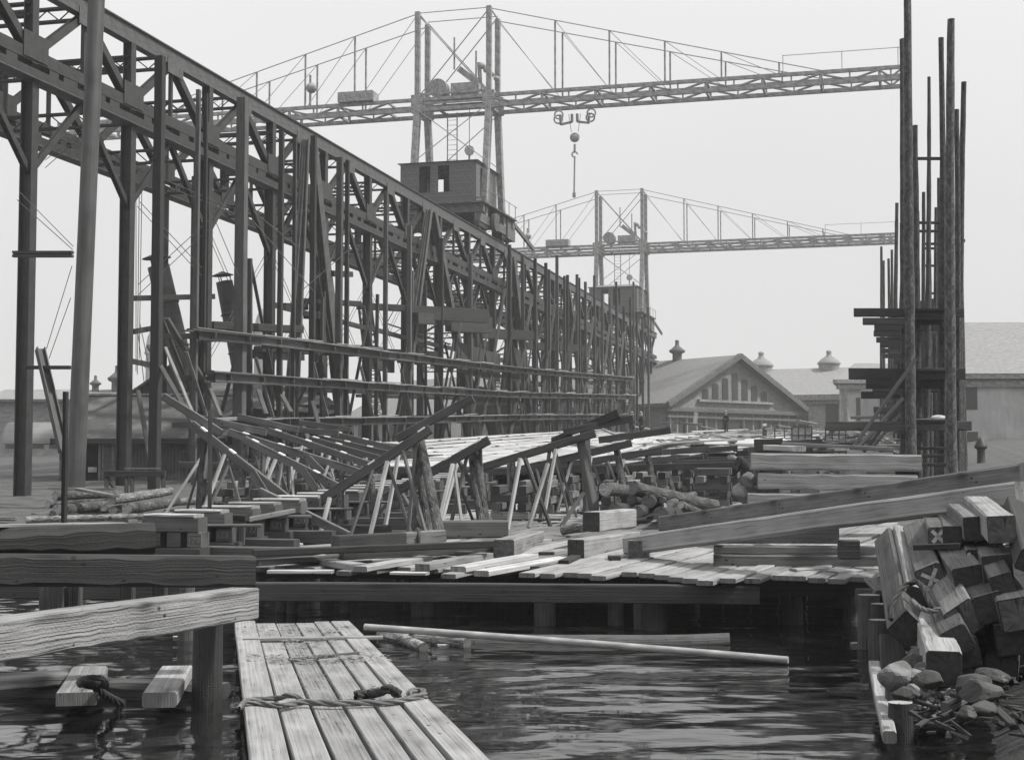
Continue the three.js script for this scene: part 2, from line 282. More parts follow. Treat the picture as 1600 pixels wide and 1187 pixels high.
/* ================= wharf deck ================= */
const FL = onSlip(300, 888, -.08), FR = onSlip(1186, 911, -.08);
const wharf = thing('timber_wharf', 'low timber wharf deck of loose boards over dark water', 'wharf', V(0, 0, -27));
const deckDir = (() => { const a = onSlip(1012, 888), b = onSlip(1118, 858); return b.sub(a).normalize(); })();
const deckBoards = [];
{
  const front = FR.clone().sub(FL), flen = front.length(), fd = front.clone().normalize();
  const side = deckDir.clone().cross(UP).normalize(); // to the right of the boards
  // fascia beams
  beam('fascia_beam', plus(FL, -5, -.19, 2.2), plus(FR, 0, -.19, 0), .3, .3, W1[2], wharf, { seg: 30, rough: .012 });
  const F2a = onSlip(1180, 899, -.08), F2b = onSlip(1378, 899, -.08);
  beam('fascia_beam', plus(F2a, .05, -.19, 0), plus(F2b, 0, -.19, 0), .3, .3, W1[2], wharf, { seg: 10, rough: .012 });
  for (let k = 1; k < 4; k++) { const q = deckDir.clone().multiplyScalar(k * 2.4); beam('cross_beam', plus(FL.clone().add(q), -3, -.19, 1), plus(F2b.clone().add(q), 0, -.19, 0), .28, .28, W1[0], wharf); }
  // boards
  const n = 46, w = .30;
  for (let i = 0; i < n; i++) {
    const t = (i + .5) / n, px = 400 + (1372 - 400) * t; // even steps along the edge, run as real spacing
    const right = px > 770;
    let base = FL.clone().lerp(FR, 0).add(fd.clone().multiplyScalar(0));
    base = FL.clone().add(fd.clone().multiplyScalar(.9 + i * .318));
    if (vOf(base) > vOf(F2b) - .1) break;
    const off = base.clone().sub(FR).dot(fd) > 0 ? 1.1 : 0;
    let st = right ? rr(-.5, .35) : rr(-.7, .9); if (i % 3 === 1 && right) st -= .25;
    const a = base.clone().add(deckDir.clone().multiplyScalar(st + off * .4)); const len1 = rr(5.2, 7), lift = rr(0, .02) + (rnd() < .15 ? .03 : 0);
    a.y = slipY(uOf(a)) - .04 + lift; const b = a.clone().add(deckDir.clone().multiplyScalar(len1)); b.addScaledVector(side, rr(-.07, .07)); b.y = slipY(uOf(b)) - .04 + lift * .5;
    const mm = right ? pick(W4) : pick([...W3, ...W4]);
    deckBoards.push(beam('deck_board', a, b, w * rr(.9, 1.0), .08, mm, wharf, { seg: 4, rough: .005 }));
    const c = b.clone().addScaledVector(deckDir, .02), d = c.clone().addScaledVector(deckDir, rr(5.5, 7)); c.y = slipY(uOf(c)) - .042; d.y = slipY(uOf(d)) - .042;
    beam('deck_board', c, d, w * rr(.92, 1), .08, right ? pick(W4) : pick(W3), wharf, { seg: 2, rough: .004 });
  }
  // boards on the ground behind, under the shoring
  for (let i = 0; i < 30; i++) { const a = onSlip(560 + i * 24 + rr(-5, 5), 818, -.05), b = a.clone().addScaledVector(deckDir, rr(7, 11)); b.y = slipY(uOf(b)) - .05; beam('deck_board', a, b, .3, .07, pick(W4), wharf); }
  // piles below the front beam
  for (const [px, py, r] of [[440, 955, .13], [455, 958, .11], [538, 957, .1], [651, 962, .13], [668, 962, .12], [852, 976, .19], [962, 976, .13], [1003, 983, .13], [1024, 984, .2], [1240, 975, .16], [1330, 970, .16]]) {
    const q = onY(px, py, 0); log('pile', plus(q, 0, -1, 0), plus(q, rr(-.03, .03), .62, 0), r * 1.08, r, pick([PILE, PILEL, PILEL]), wharf, { bump: .08, nl: 5 });
  }
  for (let i = 0; i < 26; i++) { const q = T(rr(27.5, 32), rr(-24, 5), 0); log('pile', plus(q, 0, -1, 0), plus(q, 0, .7, 0), .16, .14, PILE, wharf, { ns: 9, nl: 3 }); }
}

/* ================= crane runway ================= */
const VN = -31.5, VF = -37.7, UT0 = 46.4, UP_ = 7.63, NP = 21, YT = 21.7, YB = 18.1;
const runway = thing('crane_runway', 'tall dark steel trestle with a heavy truss on columns beside the slip', 'crane trestle', S(60, VN, 0));
{
  const E0 = UT0 - .6, E1 = UT0 + NP * UP_ + .9;
  for (const [v, front] of [[VN, 1], [VF, 0]]) {
    const mm = STEEL;
    // top chord: deep box girder with a flange on top
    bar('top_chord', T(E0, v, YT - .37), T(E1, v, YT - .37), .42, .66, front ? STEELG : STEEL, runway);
    bar('chord_flange', T(E0, v, YT), T(E1, v, YT), .62, .07, STEEL, runway);
    bar('crane_rail', T(E0, v, YT + .11), T(E1, v, YT + .11), .12, .14, STEEL, runway);
    // bottom chord: two bands with battens between
    bar('bottom_chord', T(E0, v, YB + .28), T(E1, v, YB + .28), .4, .46, mm, runway);
    bar('bottom_chord', T(E0, v, YB - .42), T(E1, v, YB - .42), .4, .44, mm, runway);
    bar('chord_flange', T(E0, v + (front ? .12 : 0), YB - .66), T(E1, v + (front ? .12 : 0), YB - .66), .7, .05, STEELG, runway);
    for (let k = 0; k < NP; k++) {
      const ua = UT0 + k * UP_, ub = ua + UP_, um = ua + UP_ / 2;
      const A = T(ua, v, YT - .6), B = T(um, v, YB + .3), C = T(ub, v, YT - .6);
      hbeam('diagonal', A, B, .34, .36, mm, runway); hbeam('diagonal', B, C, .3, .3, mm, runway);
      hbeam('vertical', T(um, v, YB), T(um, v, YT - .5), .4, .42, mm, runway, 0);
      bar('vertical', T(ua, v, YB), T(ua, v, YT - .5), .16, .16, mm, runway);
      // gussets
      slipBox('gusset_plate', um, v + .23, YB + .62, 1.7, .03, 1.0, mm, runway);
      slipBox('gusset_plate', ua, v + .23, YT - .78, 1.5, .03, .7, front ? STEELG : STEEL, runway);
      for (const f of [.14, .3, .68, .84]) slipBox('batten', ua + UP_ * f, v, YB - .08, rr(.5, 1.1), .36, .28, mm, runway);
      // columns on the slip
      const gy = slipY(um) - .2, open = k < 7;
      if (front || k % 3 === 0) hbeam('column', T(um, v, gy), T(um, v, YB - .6), .5, .44, STEEL, runway);
      // knee braces
      if (front) hbeam('knee_brace', T(um, v, YB - 4.2), T(um + UP_ * .5, v, YB - .6), .22, .24, STEEL, runway);
      if (front) hbeam('knee_brace', T(um, v, YB - 4.2), T(um - UP_ * .5, v, YB - .6), .22, .24, STEEL, runway);
      if (front && k > 1 && open) { const un = um + UP_; for (const o of [0, .35]) { wire('tie_rod', T(um, v, slipY(um) + 5 + o), T(un, v, YB - 4 + o), .016, STEEL, runway); wire('tie_rod', T(un, v, slipY(un) + 5 + o), T(um, v, YB - 4 + o), .016, STEEL, runway); } }
      if (k < NP - 1 && (!open || (front && k > 2))) { const un = um + UP_;
        bar('girt', T(um, v, 11.2 + (un - 60) * .01), T(un, v, 11.2 + (un - 60) * .01), .22, .26, STEEL, runway);
        bar('girt', T(um, v, slipY(um) + 4.2), T(un, v, slipY(un) + 4.2), .2, .24, STEEL, runway);
        if (open || !front) continue; hbeam('diagonal_brace', T(um, v, k % 2 ? slipY(um) + .6 : 10.8), T(un, v, k % 2 ? 10.8 : slipY(un) + .6), .2, .2, STEEL, runway); if (k % 2) { wire('tie_rod', T(um, v, 11.2), T(un, v, YB - 2), .035, STEEL, runway); wire('tie_rod', T(un, v, 11.2), T(um, v, YB - 2), .035, STEEL, runway); }
        else { wire('tie_rod', T(um, v, slipY(um) + .5), T(un, v, 11), .035, STEEL, runway); wire('tie_rod', T(un, v, slipY(un) + .5), T(um, v, 11), .035, STEEL, runway); }
      }
    }
  }
  // laced struts across from truss to truss
  for (let k = 0; k <= NP; k++) {
    const u = UT0 + k * UP_;
    laced('laced_strut', T(u, VF, YT - .5), T(u, VN, YT - .5), .62, .3, STEEL, runway, { step: .55 });
    laced('laced_strut', T(u - UP_ / 2, VF, YT - 1.5), T(u - UP_ / 2, VN, YT - 1.5), .55, .3, STEEL, runway, { step: .5 });
    laced('laced_strut', T(u + UP_ / 2, VF, YB - .3), T(u + UP_ / 2, VN, YB - .3), .7, .3, STEEL, runway, { step: .6 });
    if (k < 7 || k % 3) continue;
    bar('sway_brace', T(u + UP_ / 2, VF, YB - 4.2), T(u + UP_ / 2, VN, YB - .7), .16, .16, STEEL, runway);
    bar('sway_brace', T(u + UP_ / 2, VN, YB - 4.2), T(u + UP_ / 2, VF, YB - .7), .16, .16, STEEL, runway);
    laced('laced_strut', T(u + UP_ / 2, VF, YB - 4.3), T(u + UP_ / 2, VN, YB - 4.3), .5, .3, STEEL, runway, { step: .5 });
    if (k % 2 === 0) { bar('sway_brace', T(u + UP_ / 2, VF, 11), T(u + UP_ / 2, VN, slipY(u) + .5), .14, .14, STEEL, runway); bar('sway_brace', T(u + UP_ / 2, VN, 11), T(u + UP_ / 2, VF, slipY(u) + .5), .14, .14, STEEL, runway); }
    laced('laced_strut', T(u + UP_ / 2, VF, 11), T(u + UP_ / 2, VN, 11), .45, .26, STEEL, runway, { step: .5 });
  }
  // long raking legs that brace the runway
  for (const [ux, spread] of [[UT0 + UP_ * 7, 9.5], [UT0 + UP_ * 4, 4], [UT0 + UP_ * 10, 5], [UT0 + UP_ * 13, 6.5]]) for (const s of [-1, 1]) for (const k of [0, 1]) {
    const top = T(ux + s * .5, VN + .6, YT - .9), bot = T(ux + s * (spread + k * 1.5), VN + 1.4 + k * .1, slipY(ux) - .1);
    hbeam('raking_leg', top, bot, k ? .2 : .46, k ? .2 : .46, STEELG, runway);
  }
  // walkway plank rails on top near end
  for (let k = 0; k < 10; k++) { const u = UT0 + NP * UP_ - 1 - k * 1.1; bar('guard_post', T(u, VN - .4, YT), T(u, VN - .4, YT + 1.1), .06, .06, STEEL, runway); }
}
/* ================= hammerhead cranes on the runway ================= */
function makeCrane(uc) {
  const c = thing('tower_crane', 'near grey twin-mast crane with long trussed boom above the runway', 'crane', T(uc, -34.6, YT));
  const VL = VF, VR = VN, YC = 32.6, YC2 = 33.6, YM = 40.9;
  // trucks and sill
  for (const v of [VL, VR]) {
    bar('sill_girder', T(uc - 4.6, v, YT + 1.15), T(uc + 4.6, v, YT + 1.15), .5, .7, CABIN, c);
    for (const s of [-1, 1]) { bar('truck_frame', T(uc + s * 3.4 - 1.3, v, YT + .62), T(uc + s * 3.4 + 1.3, v, YT + .62), .34, .4, IRON, c);
      for (const q of [-.8, .8]) { const w = new THREE.CylinderGeometry(.42, .42, .16, 18); w.rotateZ(Math.PI / 2); const me = new THREE.Mesh(w, IRON); me.position.copy(T(uc + s * 3.4 + q, v, YT + .58)); me.rotation.y = -ANG; put(me, 'wheel', c); } }
  }
  for (const du of [-4.4, 0, 4.4]) bar('cross_girder', T(uc + du, VL - .4, YT + 1.9), T(uc + du, VR + .5, YT + 1.9), .4, .7, CABIN, c);
  slipBox('platform', uc, (VL + VR) / 2, YT + 2.3, 10, 7.6, .12, CABIN, c);
  // four legs, front and rear, splayed along the rails
  for (const v of [VL, VR]) for (const s of [-1, 1]) {
    laced('leg', T(uc + s * 2.75, v, YT + 1.5), T(uc + s * 1.3, v, YC + .1), .62, .5, CRANE, c, { flat: .2, t: .46, step: .7, roll: 0 });
    bar('leg', T(uc + s * 2.75, v, YT + 1.5), T(uc + s * 1.3, v, YC + .1), .5, .4, CRANE, c);
    bar('mast', T(uc + s * 1.3, v, YC - .1), T(uc + s * 1.3, v, YM - (s > 0 ? .35 : 0)), .42, .4, CRANE, c);
    slipBox('mast_gusset', uc + s * 1.3, v, (YC + YC2) / 2, .5, 1.0, 1.5, CRANE, c);
  }
  for (const v of [VL, VR]) bar('mast_tie', T(uc - 1.3, v, YM), T(uc + 1.3, v, YM - .35), .1, .1, CRANE, c);
  // sway rods between the legs and masts
  for (const s of [-1, 1]) { const u = uc + s * 1.3;
    wire('tie_rod', T(u, VL, YM - .2), T(u, VR, YC2), .05, CRANE, c); wire('tie_rod', T(u, VR, YM - .2), T(u, VL, YC2), .05, CRANE, c);
    wire('tie_rod', T(u, VL, YM - .1), T(u, VR, YM - .1), .04, CRANE, c);
    wire('tie_rod', T(uc + s * 1.8, VL, YC), T(uc + s * 2.6, VR, YT + 6.2), .04, CRANE, c); wire('tie_rod', T(uc + s * 1.8, VR, YC), T(uc + s * 2.6, VL, YT + 6.2), .04, CRANE, c); }
  // boom: two trussed girders either side
  const BL = -71.5, BR = 1.4, posts = [5.6, 10.1, 14.6, 19.1, 23.6];
  for (const s of [-1, 1]) { const u = uc + s * 1.3;
    bar('boom_chord', T(u, BL, YC2 - .15), T(u, BR, YC2 - .15), .26, .28, CRANE, c); bar('boom_chord', T(u, BL, YC), T(u, BR, YC), .3, .3, CRANE, c);
    for (let v = BL, k = 0; v < BR - 1; v += 4.45, k++) { const e = Math.min(BR, v + 4.45), m = (v + e) / 2;
      if (v > VL - 3.4 && v < VR - 2) continue;
      for (const dd of [-.13, .13]) { bar('boom_lacing', T(u + dd, v, YC2 - .3), T(u + dd, m, YC + .1), .05, .1, CRANE, c); bar('boom_lacing', T(u + dd, m, YC + .1), T(u + dd, e, YC2 - .25), .05, .1, CRANE, c); }
      bar('boom_post', T(u, m, YC), T(u, m, YC2), .12, .09, CRANE, c); bar('boom_post', T(u, v, YC), T(u, v, YC2), .2, .2, CRANE, c); }
    for (const y of [YC + .5, YC2 + .3]) bar('tower_band', T(u, VL, y), T(u, VR, y), .12, .18, CRANE, c);
    for (const [sg, v0] of [[1, VR], [-1, VL]]) {
      const tip = v0 + sg * 26.8; let prev = T(u, v0, YM - .15 - (s > 0 ? .35 : 0)), pb = v0;
      for (const q of posts) { const f = q / 26.8, v = v0 + sg * q, top = T(u, v, YM - .15 - (s > 0 ? .35 : 0) * (1 - f) + (YC2 - YM + .15) * f);
        bar('boom_post', T(u, v, YC2), top, .13, .13, CRANE, c); wire('stay', prev, top, .048, CRANE, c); 
        wire('stay_brace', prev, T(u, v - sg * .25, YC2), .028, CRANE, c); prev = top; pb = v; }
      wire('stay', prev, T(u, tip, YC2), .048, CRANE, c);
    } }
  for (let v = BL; v <= BR; v += 4.45) { bar('boom_strut', T(uc - 1.3, v, YC), T(uc + 1.3, v, YC), .16, .2, CRANE, c); bar('boom_strut', T(uc - 1.3, v, YC2 - .2), T(uc + 1.3, v, YC2 - .2), .16, .16, CRANE, c); }
  // handrail at the tip
  for (const v of [BR - 9, BR - 4.5, BR - .3]) bar('rail_post', T(uc - 1.4, v, YC2), T(uc - 1.4, v, YC2 + 1.4), .05, .05, CRANE, c);
  wire('handrail', T(uc - 1.4, BR - 9, YC2 + 1.35), T(uc - 1.4, BR, YC2 + 1.35), .03, CRANE, c);
  // hoist gear on the boom
  slipBox('counterweight', uc - 1.0, -43.1, YC2 + .42, 1.6, 3.1, .85, CRANE, c); 
  { const q = new THREE.SphereGeometry(.46, 16, 10); const me = new THREE.Mesh(q, CRANE); me.position.copy(T(uc - 1.4, -47.2, YC2 + 1.5)); put(me, 'sheave', c); bar('sheave_post', T(uc - 1.4, -47.3, YC2), T(uc - 1.4, -47.3, YC2 + 2.6), .16, .16, CRANE, c); }
  { const q = new THREE.CylinderGeometry(.8, .8, 1.2, 20); q.rotateX(Math.PI / 2); const me = new THREE.Mesh(q, CRANE); me.position.copy(T(uc, -36.2, YC2 + .95)); me.rotation.y = -ANG; put(me, 'winch_drum', c); }
  slipBox('winch_frame', uc, -33.7, YC2 + .6, 2, 2.4, 1.1, CRANE, c);
  bar('jib_arm', T(uc, -34.5, YC2 + 2.6), T(uc, -32.8, YC2 + 1.2), .3, .5, CRANE, c); bar('jib_arm', T(uc, -32.75, YC2 + 3), T(uc, -32.6, YC2 + .5), .2, .3, CRANE, c);
  bar('jib_link', T(uc - 1.3, -34.5, YC2 + 4.9), T(uc - 1.3, -34.5, YC2 + 2.2), .12, .12, CRANE, c); bar('jib_link', T(uc + 1.3, -33.4, YC2 + 4.4), T(uc + 1.3, -33.4, YC2 + 1.6), .12, .12, CRANE, c);
  for (let k = 0; k < 4; k++) { const q = new THREE.SphereGeometry(.28 - k * .02, 12, 8); q.scale(1.2, 1, .7); const me = new THREE.Mesh(q, CRANE); me.position.copy(T(uc, -32.5 + k * .42, YC2 + 2.7 - k * .38)); put(me, 'tackle_block', c); }
  // ladder between the legs
  for (const s of [-.42, .42]) bar('ladder_rail', T(uc + .4, -35.2 + s, YT + 6.2), T(uc + .4, -35.2 + s, YC), .08, .08, CRANE, c);
  for (let k = 0; k < 15; k++) bar('ladder_rung', T(uc + .4, -35.6, YT + 6.5 + k * .42), T(uc + .4, -34.8, YT + 6.5 + k * .42), .03, .03, CRANE, c);
  { wire('hook_rope', T(uc - .6, -33.4, YC), T(uc - .6, -33.4, YT + 7.6), .03, WIRE, c); const q = new THREE.CylinderGeometry(.42, .42, .3, 8); q.rotateX(Math.PI / 2); const me = new THREE.Mesh(q, CRANE); me.position.copy(T(uc - .6, -33.4, YT + 7.4)); put(me, 'hook_block', c); bar('hook_shank', T(uc - .6, -33.4, YT + 7.1), T(uc - .6, -33.4, YT + 5.8), .14, .14, CRANE, c); }
  { // machinery house
    const ua = uc - 4.4, ub = uc + 1.6, va = -38.0, vb = -31.75, y0 = YT + 2.36, y1 = YT + 5.75, um = (ua + ub) / 2;
    const wall = (name, u0, v0, u1, v1, holes, y1_ = y1) => { // boarded wall with window openings
      const a = T(u0, v0, 0), b = T(u1, v1, 0), L = a.distanceTo(b), H = y1_ - y0; const sh = new THREE.Shape(); sh.moveTo(0, 0); sh.lineTo(L, 0); sh.lineTo(L, H); sh.lineTo(0, H);
      for (const [x, y, w, h] of holes) { const p = new THREE.Path(); p.moveTo(x, y); p.lineTo(x, y + h); p.lineTo(x + w, y + h); p.lineTo(x + w, y); sh.holes.push(p); }
      const ge = new THREE.ExtrudeGeometry(sh, { depth: .08, bevelEnabled: false }); const me = new THREE.Mesh(ge, CABIN); const x = b.clone().sub(a).normalize(), z = x.clone().cross(UP);
      me.quaternion.setFromRotationMatrix(new THREE.Matrix4().makeBasis(x, UP, z)); me.position.set(a.x, y0, a.z); const o = put(me, name, c);
      for (const [hx, hy, w, h, open] of holes) {
        const fr = []; const bx = (ww, hh, xx, yy) => { const q = new THREE.BoxGeometry(ww, hh, .1); q.translate(xx, yy, 0); fr.push(q); };
        const nx = w > .8 ? 3 : 2, ny = 4, yb = open ? hy + h * .25 : hy; for (let i = 0; i <= nx; i++) bx(.06, h + hy - yb, hx + w * i / nx, (yb + hy + h) / 2); for (let j = 0; j <= ny; j++) bx(w, .06, hx + w / 2, yb + (hy + h - yb) * j / ny);
        const f = new THREE.Mesh(mergeGeometries(fr), STEELG); f.quaternion.copy(me.quaternion); f.position.copy(me.position).addScaledVector(z, .06); put(f, 'window_frame', o);
        if (open === 3) continue; const pn = new THREE.Mesh(new THREE.BoxGeometry(w, hy + h - yb, .01), open === 2 ? GLASS : PANE); pn.quaternion.copy(me.quaternion); pn.position.copy(me.position).addScaledVector(x, hx + w / 2).addScaledVector(UP, (yb + hy + h) / 2).addScaledVector(z, .05); put(pn, 'window_pane', o);
      } return o; };
    wall('front_wall', ua, va, ua, vb, [[1.55, .95, .95, 2.15, 1], [3.15, .95, .95, 2.15, 2]]);
    wall('side_wall', ua, vb, ub, vb, [[1.2, .7, 1.1, 2.3, 2]]);
    wall('rear_wall', ub, vb, ub, va, [[4.6, 1.2, 1.5, 2.0, 3]]); wall('side_wall', ub, va, ua, va, [[2.5, .9, 1.2, 2.2, 2]]);
    // shallow roof with a ridge along v
    const ge = new THREE.BufferGeometry(), o = .3, q = [T(ua - o, va - o, y1), T(ua - o, vb + o, y1), T(um, vb - .6, y1 + .62), T(um, va + .6, y1 + .62), T(ub + o, va - o, y1), T(ub + o, vb + o, y1)];
    const tri = [[0, 1, 2], [0, 2, 3], [3, 2, 5], [3, 5, 4], [1, 5, 2], [0, 3, 4], [0, 4, 5], [0, 5, 1]]; const pp = [], uu = []; for (const t of tri) for (const i of t) { pp.push(q[i].x, q[i].y, q[i].z); uu.push(q[i].x / 2, q[i].z / 2); }
    ge.setAttribute('position', new THREE.Float32BufferAttribute(pp, 3)); ge.setAttribute('uv', new THREE.Float32BufferAttribute(uu, 2)); ge.computeVertexNormals();
    put(new THREE.Mesh(ge, mat('cabin roof felt', .3, TX.tin)), 'roof', c);
    slipBox('door_panel', ua - .05, -33.6, y0 + .35, .05, 5.5, .06, STEELG, c);
  }
  // railing and hanging gear on the slip side
  for (let k = 0; k < 5; k++) bar('rail_post', T(uc - 4 + k * 2, VR + .8, YT + 2.3), T(uc - 4 + k * 2, VR + .8, YT + 3.4), .05, .05, CRANE, c);
  wire('handrail', T(uc - 4, VR + .8, YT + 3.35), T(uc + 4.6, VR + .8, YT + 3.35), .03, CRANE, c);
  bar('bumper_arm', T(uc + 3.5, VR + .3, YT + 2.4), T(uc + 12, VR + .3, YT + .9), .2, .35, CABIN, c); slipBox('motor_box', uc + 4.2, VR - .3, YT + 1.4, 2.4, 1.4, 1.7, CABIN, c);
  { const w = new THREE.CylinderGeometry(.75, .75, .3, 18); w.rotateZ(Math.PI / 2); const me = new THREE.Mesh(w, CABIN); me.position.copy(T(uc - 1.2, VR + .5, YT + 1.2)); me.rotation.y = -ANG; put(me, 'gear_wheel', c); }
  return c;
}
const UC = 119.2;
const crane1 = makeCrane(UC); crane1.rotation.y = -.022; crane1.updateMatrixWorld(true);
const crane2 = crane1.clone(); crane2.name = numbered('tower_crane'); scene.add(crane2); crane2.userData = { label: 'far pale crane standing at the distant end of the runway, hazed', category: 'crane' };
crane2.position.add(T(79, 0, -.7));
{ // trolley with its hanging ball and hook on the near boom
  const p = onU(898, 178, UC), t = thing('crane_trolley', 'trolley under the near boom with hanging ball and long hook rod', 'crane trolley', V(p.x, 32, p.z));
  const at = (dv, y) => T(UC, vOf(p) + dv, y);
  for (const s of [-1, 1]) { for (const du of [-1, 1]) { const q = new THREE.TorusGeometry(.34, .07, 6, 14); const me = new THREE.Mesh(q, CRANE); me.position.copy(plus(at(s * 1.35, 31.62), 0, 0, du * .8)); put(me, 'wheel', t); }
    bar('hanger', at(s * 1.2, 31.8), at(s * 1.15, 30.95), .22, .2, CRANE, t); bar('hanger', at(s * 1.15, 31.0), at(s * .22, 31.15), .2, .16, CRANE, t); bar('hanger', at(s * .22, 31.15), at(s * .22, 31.8), .2, .2, CRANE, t);
    wire('hoist_rope', at(s * .5, 31.8), at(s * .28, 30.3), .022, WIRE, t); }
  const b = new THREE.Mesh(new THREE.SphereGeometry(.4, 24, 16), CRANE); b.scale.z = .75; b.position.copy(at(0, 29.85)); put(b, 'hook_ball', t);
  bar('shank', at(0, 29.3), at(0, 28.6), .16, .16, CRANE, t); const hk = new THREE.Mesh(new THREE.TorusGeometry(.22, .07, 8, 14, 4.6), CRANE); hk.position.copy(at(0, 28.45)); put(hk, 'hook', t);
  wire('sling_rope', at(0, 28.3), at(-.06, 25.3), .075, CRANE, t); bar('sling_shackle', at(-.06, 25.3), at(-.06, 24.9), .24, .18, CRANE, t);
}

/* ================= far buildings ================= */
function quadGeo(q, s = 4) { // flat polygon a,b,c,d with thickness given by extrusion along its normal
  const n = q[1].clone().sub(q[0]).cross(q[q.length - 1].clone().sub(q[0])).normalize(), x = q[1].clone().sub(q[0]).normalize(), y = n.clone().cross(x);
  const sh = new THREE.Shape(q.map(p => new THREE.Vector2(p.clone().sub(q[0]).dot(x), p.clone().sub(q[0]).dot(y))));
  return { sh, n, x, y, o: q[0] };
}
function slab(name, q, th, m, parent, s = 4, holes = []) {
  const f = quadGeo(q); for (const h of holes) f.sh.holes.push(h);
  const ge = new THREE.ExtrudeGeometry(f.sh, { depth: th, bevelEnabled: false }); const uv = ge.attributes.uv; for (let i = 0; i < uv.count; i++) uv.setXY(i, uv.getX(i) / s, uv.getY(i) / s);
  const me = new THREE.Mesh(ge, m); me.quaternion.setFromRotationMatrix(new THREE.Matrix4().makeBasis(f.x, f.y, f.n)); me.position.copy(f.o).addScaledVector(f.n, -th); return put(me, name, parent);
}
const BRICK = mat('pale brick', .36, TX.brick), BRICKD = mat('brown brick', .27, TX.brick), STUC = mat('weathered stucco', .46, TX.plaster), SLATE = mat('slate roof', .25, TX.slate), SLATEL = mat('pale slate roof', .31, TX.slate), TRIM = mat('stone trim', .36, TX.stone), TRIMD = mat('brown trim', .16, TX.stone), WINDK = mat('dark glass', .05, TX.stone, { roughness: .35 });
function archShape(w, h) { const s = new THREE.Path(); s.moveTo(-w / 2, 0); s.lineTo(w / 2, 0); s.lineTo(w / 2, h - w * .25); s.quadraticCurveTo(w / 2, h, 0, h); s.quadraticCurveTo(-w / 2, h, -w / 2, h - w * .25); s.closePath(); return s; }
function archWindow(base, x, y, n, w, h, parent, arched = true, cols = 2, rows = 3) {
  const fr = parent; const basis = new THREE.Matrix4().makeBasis(x, y, n);
  const sh = new THREE.Shape(); const p = arched ? archShape(w, h) : null;
  if (p) sh.setFromPoints(p.getPoints(6)); else { sh.moveTo(-w / 2, 0); sh.lineTo(w / 2, 0); sh.lineTo(w / 2, h); sh.lineTo(-w / 2, h); }
  const gl = new THREE.Mesh(new THREE.ExtrudeGeometry(sh, { depth: .05, bevelEnabled: false }), WINDK); gl.quaternion.setFromRotationMatrix(basis); gl.position.copy(base).addScaledVector(n, .02); const win = put(gl, 'window', parent);
  const parts = []; const bx = (a, b, cx, cy, d = .1) => { const q = new THREE.BoxGeometry(a, b, d); q.translate(cx, cy, .06); parts.push(q); };
  bx(w + .3, .16, 0, -.08, .3); bx(.1, h, -w / 2, h / 2); bx(.1, h, w / 2, h / 2); for (let i = 1; i < cols; i++) bx(.05, h, -w / 2 + w * i / cols, h / 2); for (let j = 1; j < rows; j++) bx(w, .06, 0, h * j / rows); bx(w + .1, .12, 0, h - (arched ? w * .12 : 0));
  const f = new THREE.Mesh(mergeGeometries(parts), TRIM); f.quaternion.copy(gl.quaternion); f.position.copy(gl.position); put(f, 'frame', win); return win;
}
function ventilator(p, r, parent, m1 = TRIMD) {
  const pts = [[.62, 0], [.62, 1.3], [1.0, 1.5], [1.08, 1.75], [.9, 1.85], [.3, 2.35], [.24, 2.9], [.3, 2.95], [.2, 3.1], [0.01, 3.15]].map(q => new THREE.Vector2(q[0] * r, q[1] * r)); const me = new THREE.Mesh(new THREE.LatheGeometry(pts, 12), m1); me.position.copy(p).add(V(0, -r * .4, 0)); return put(me, 'ventilator', parent);
}
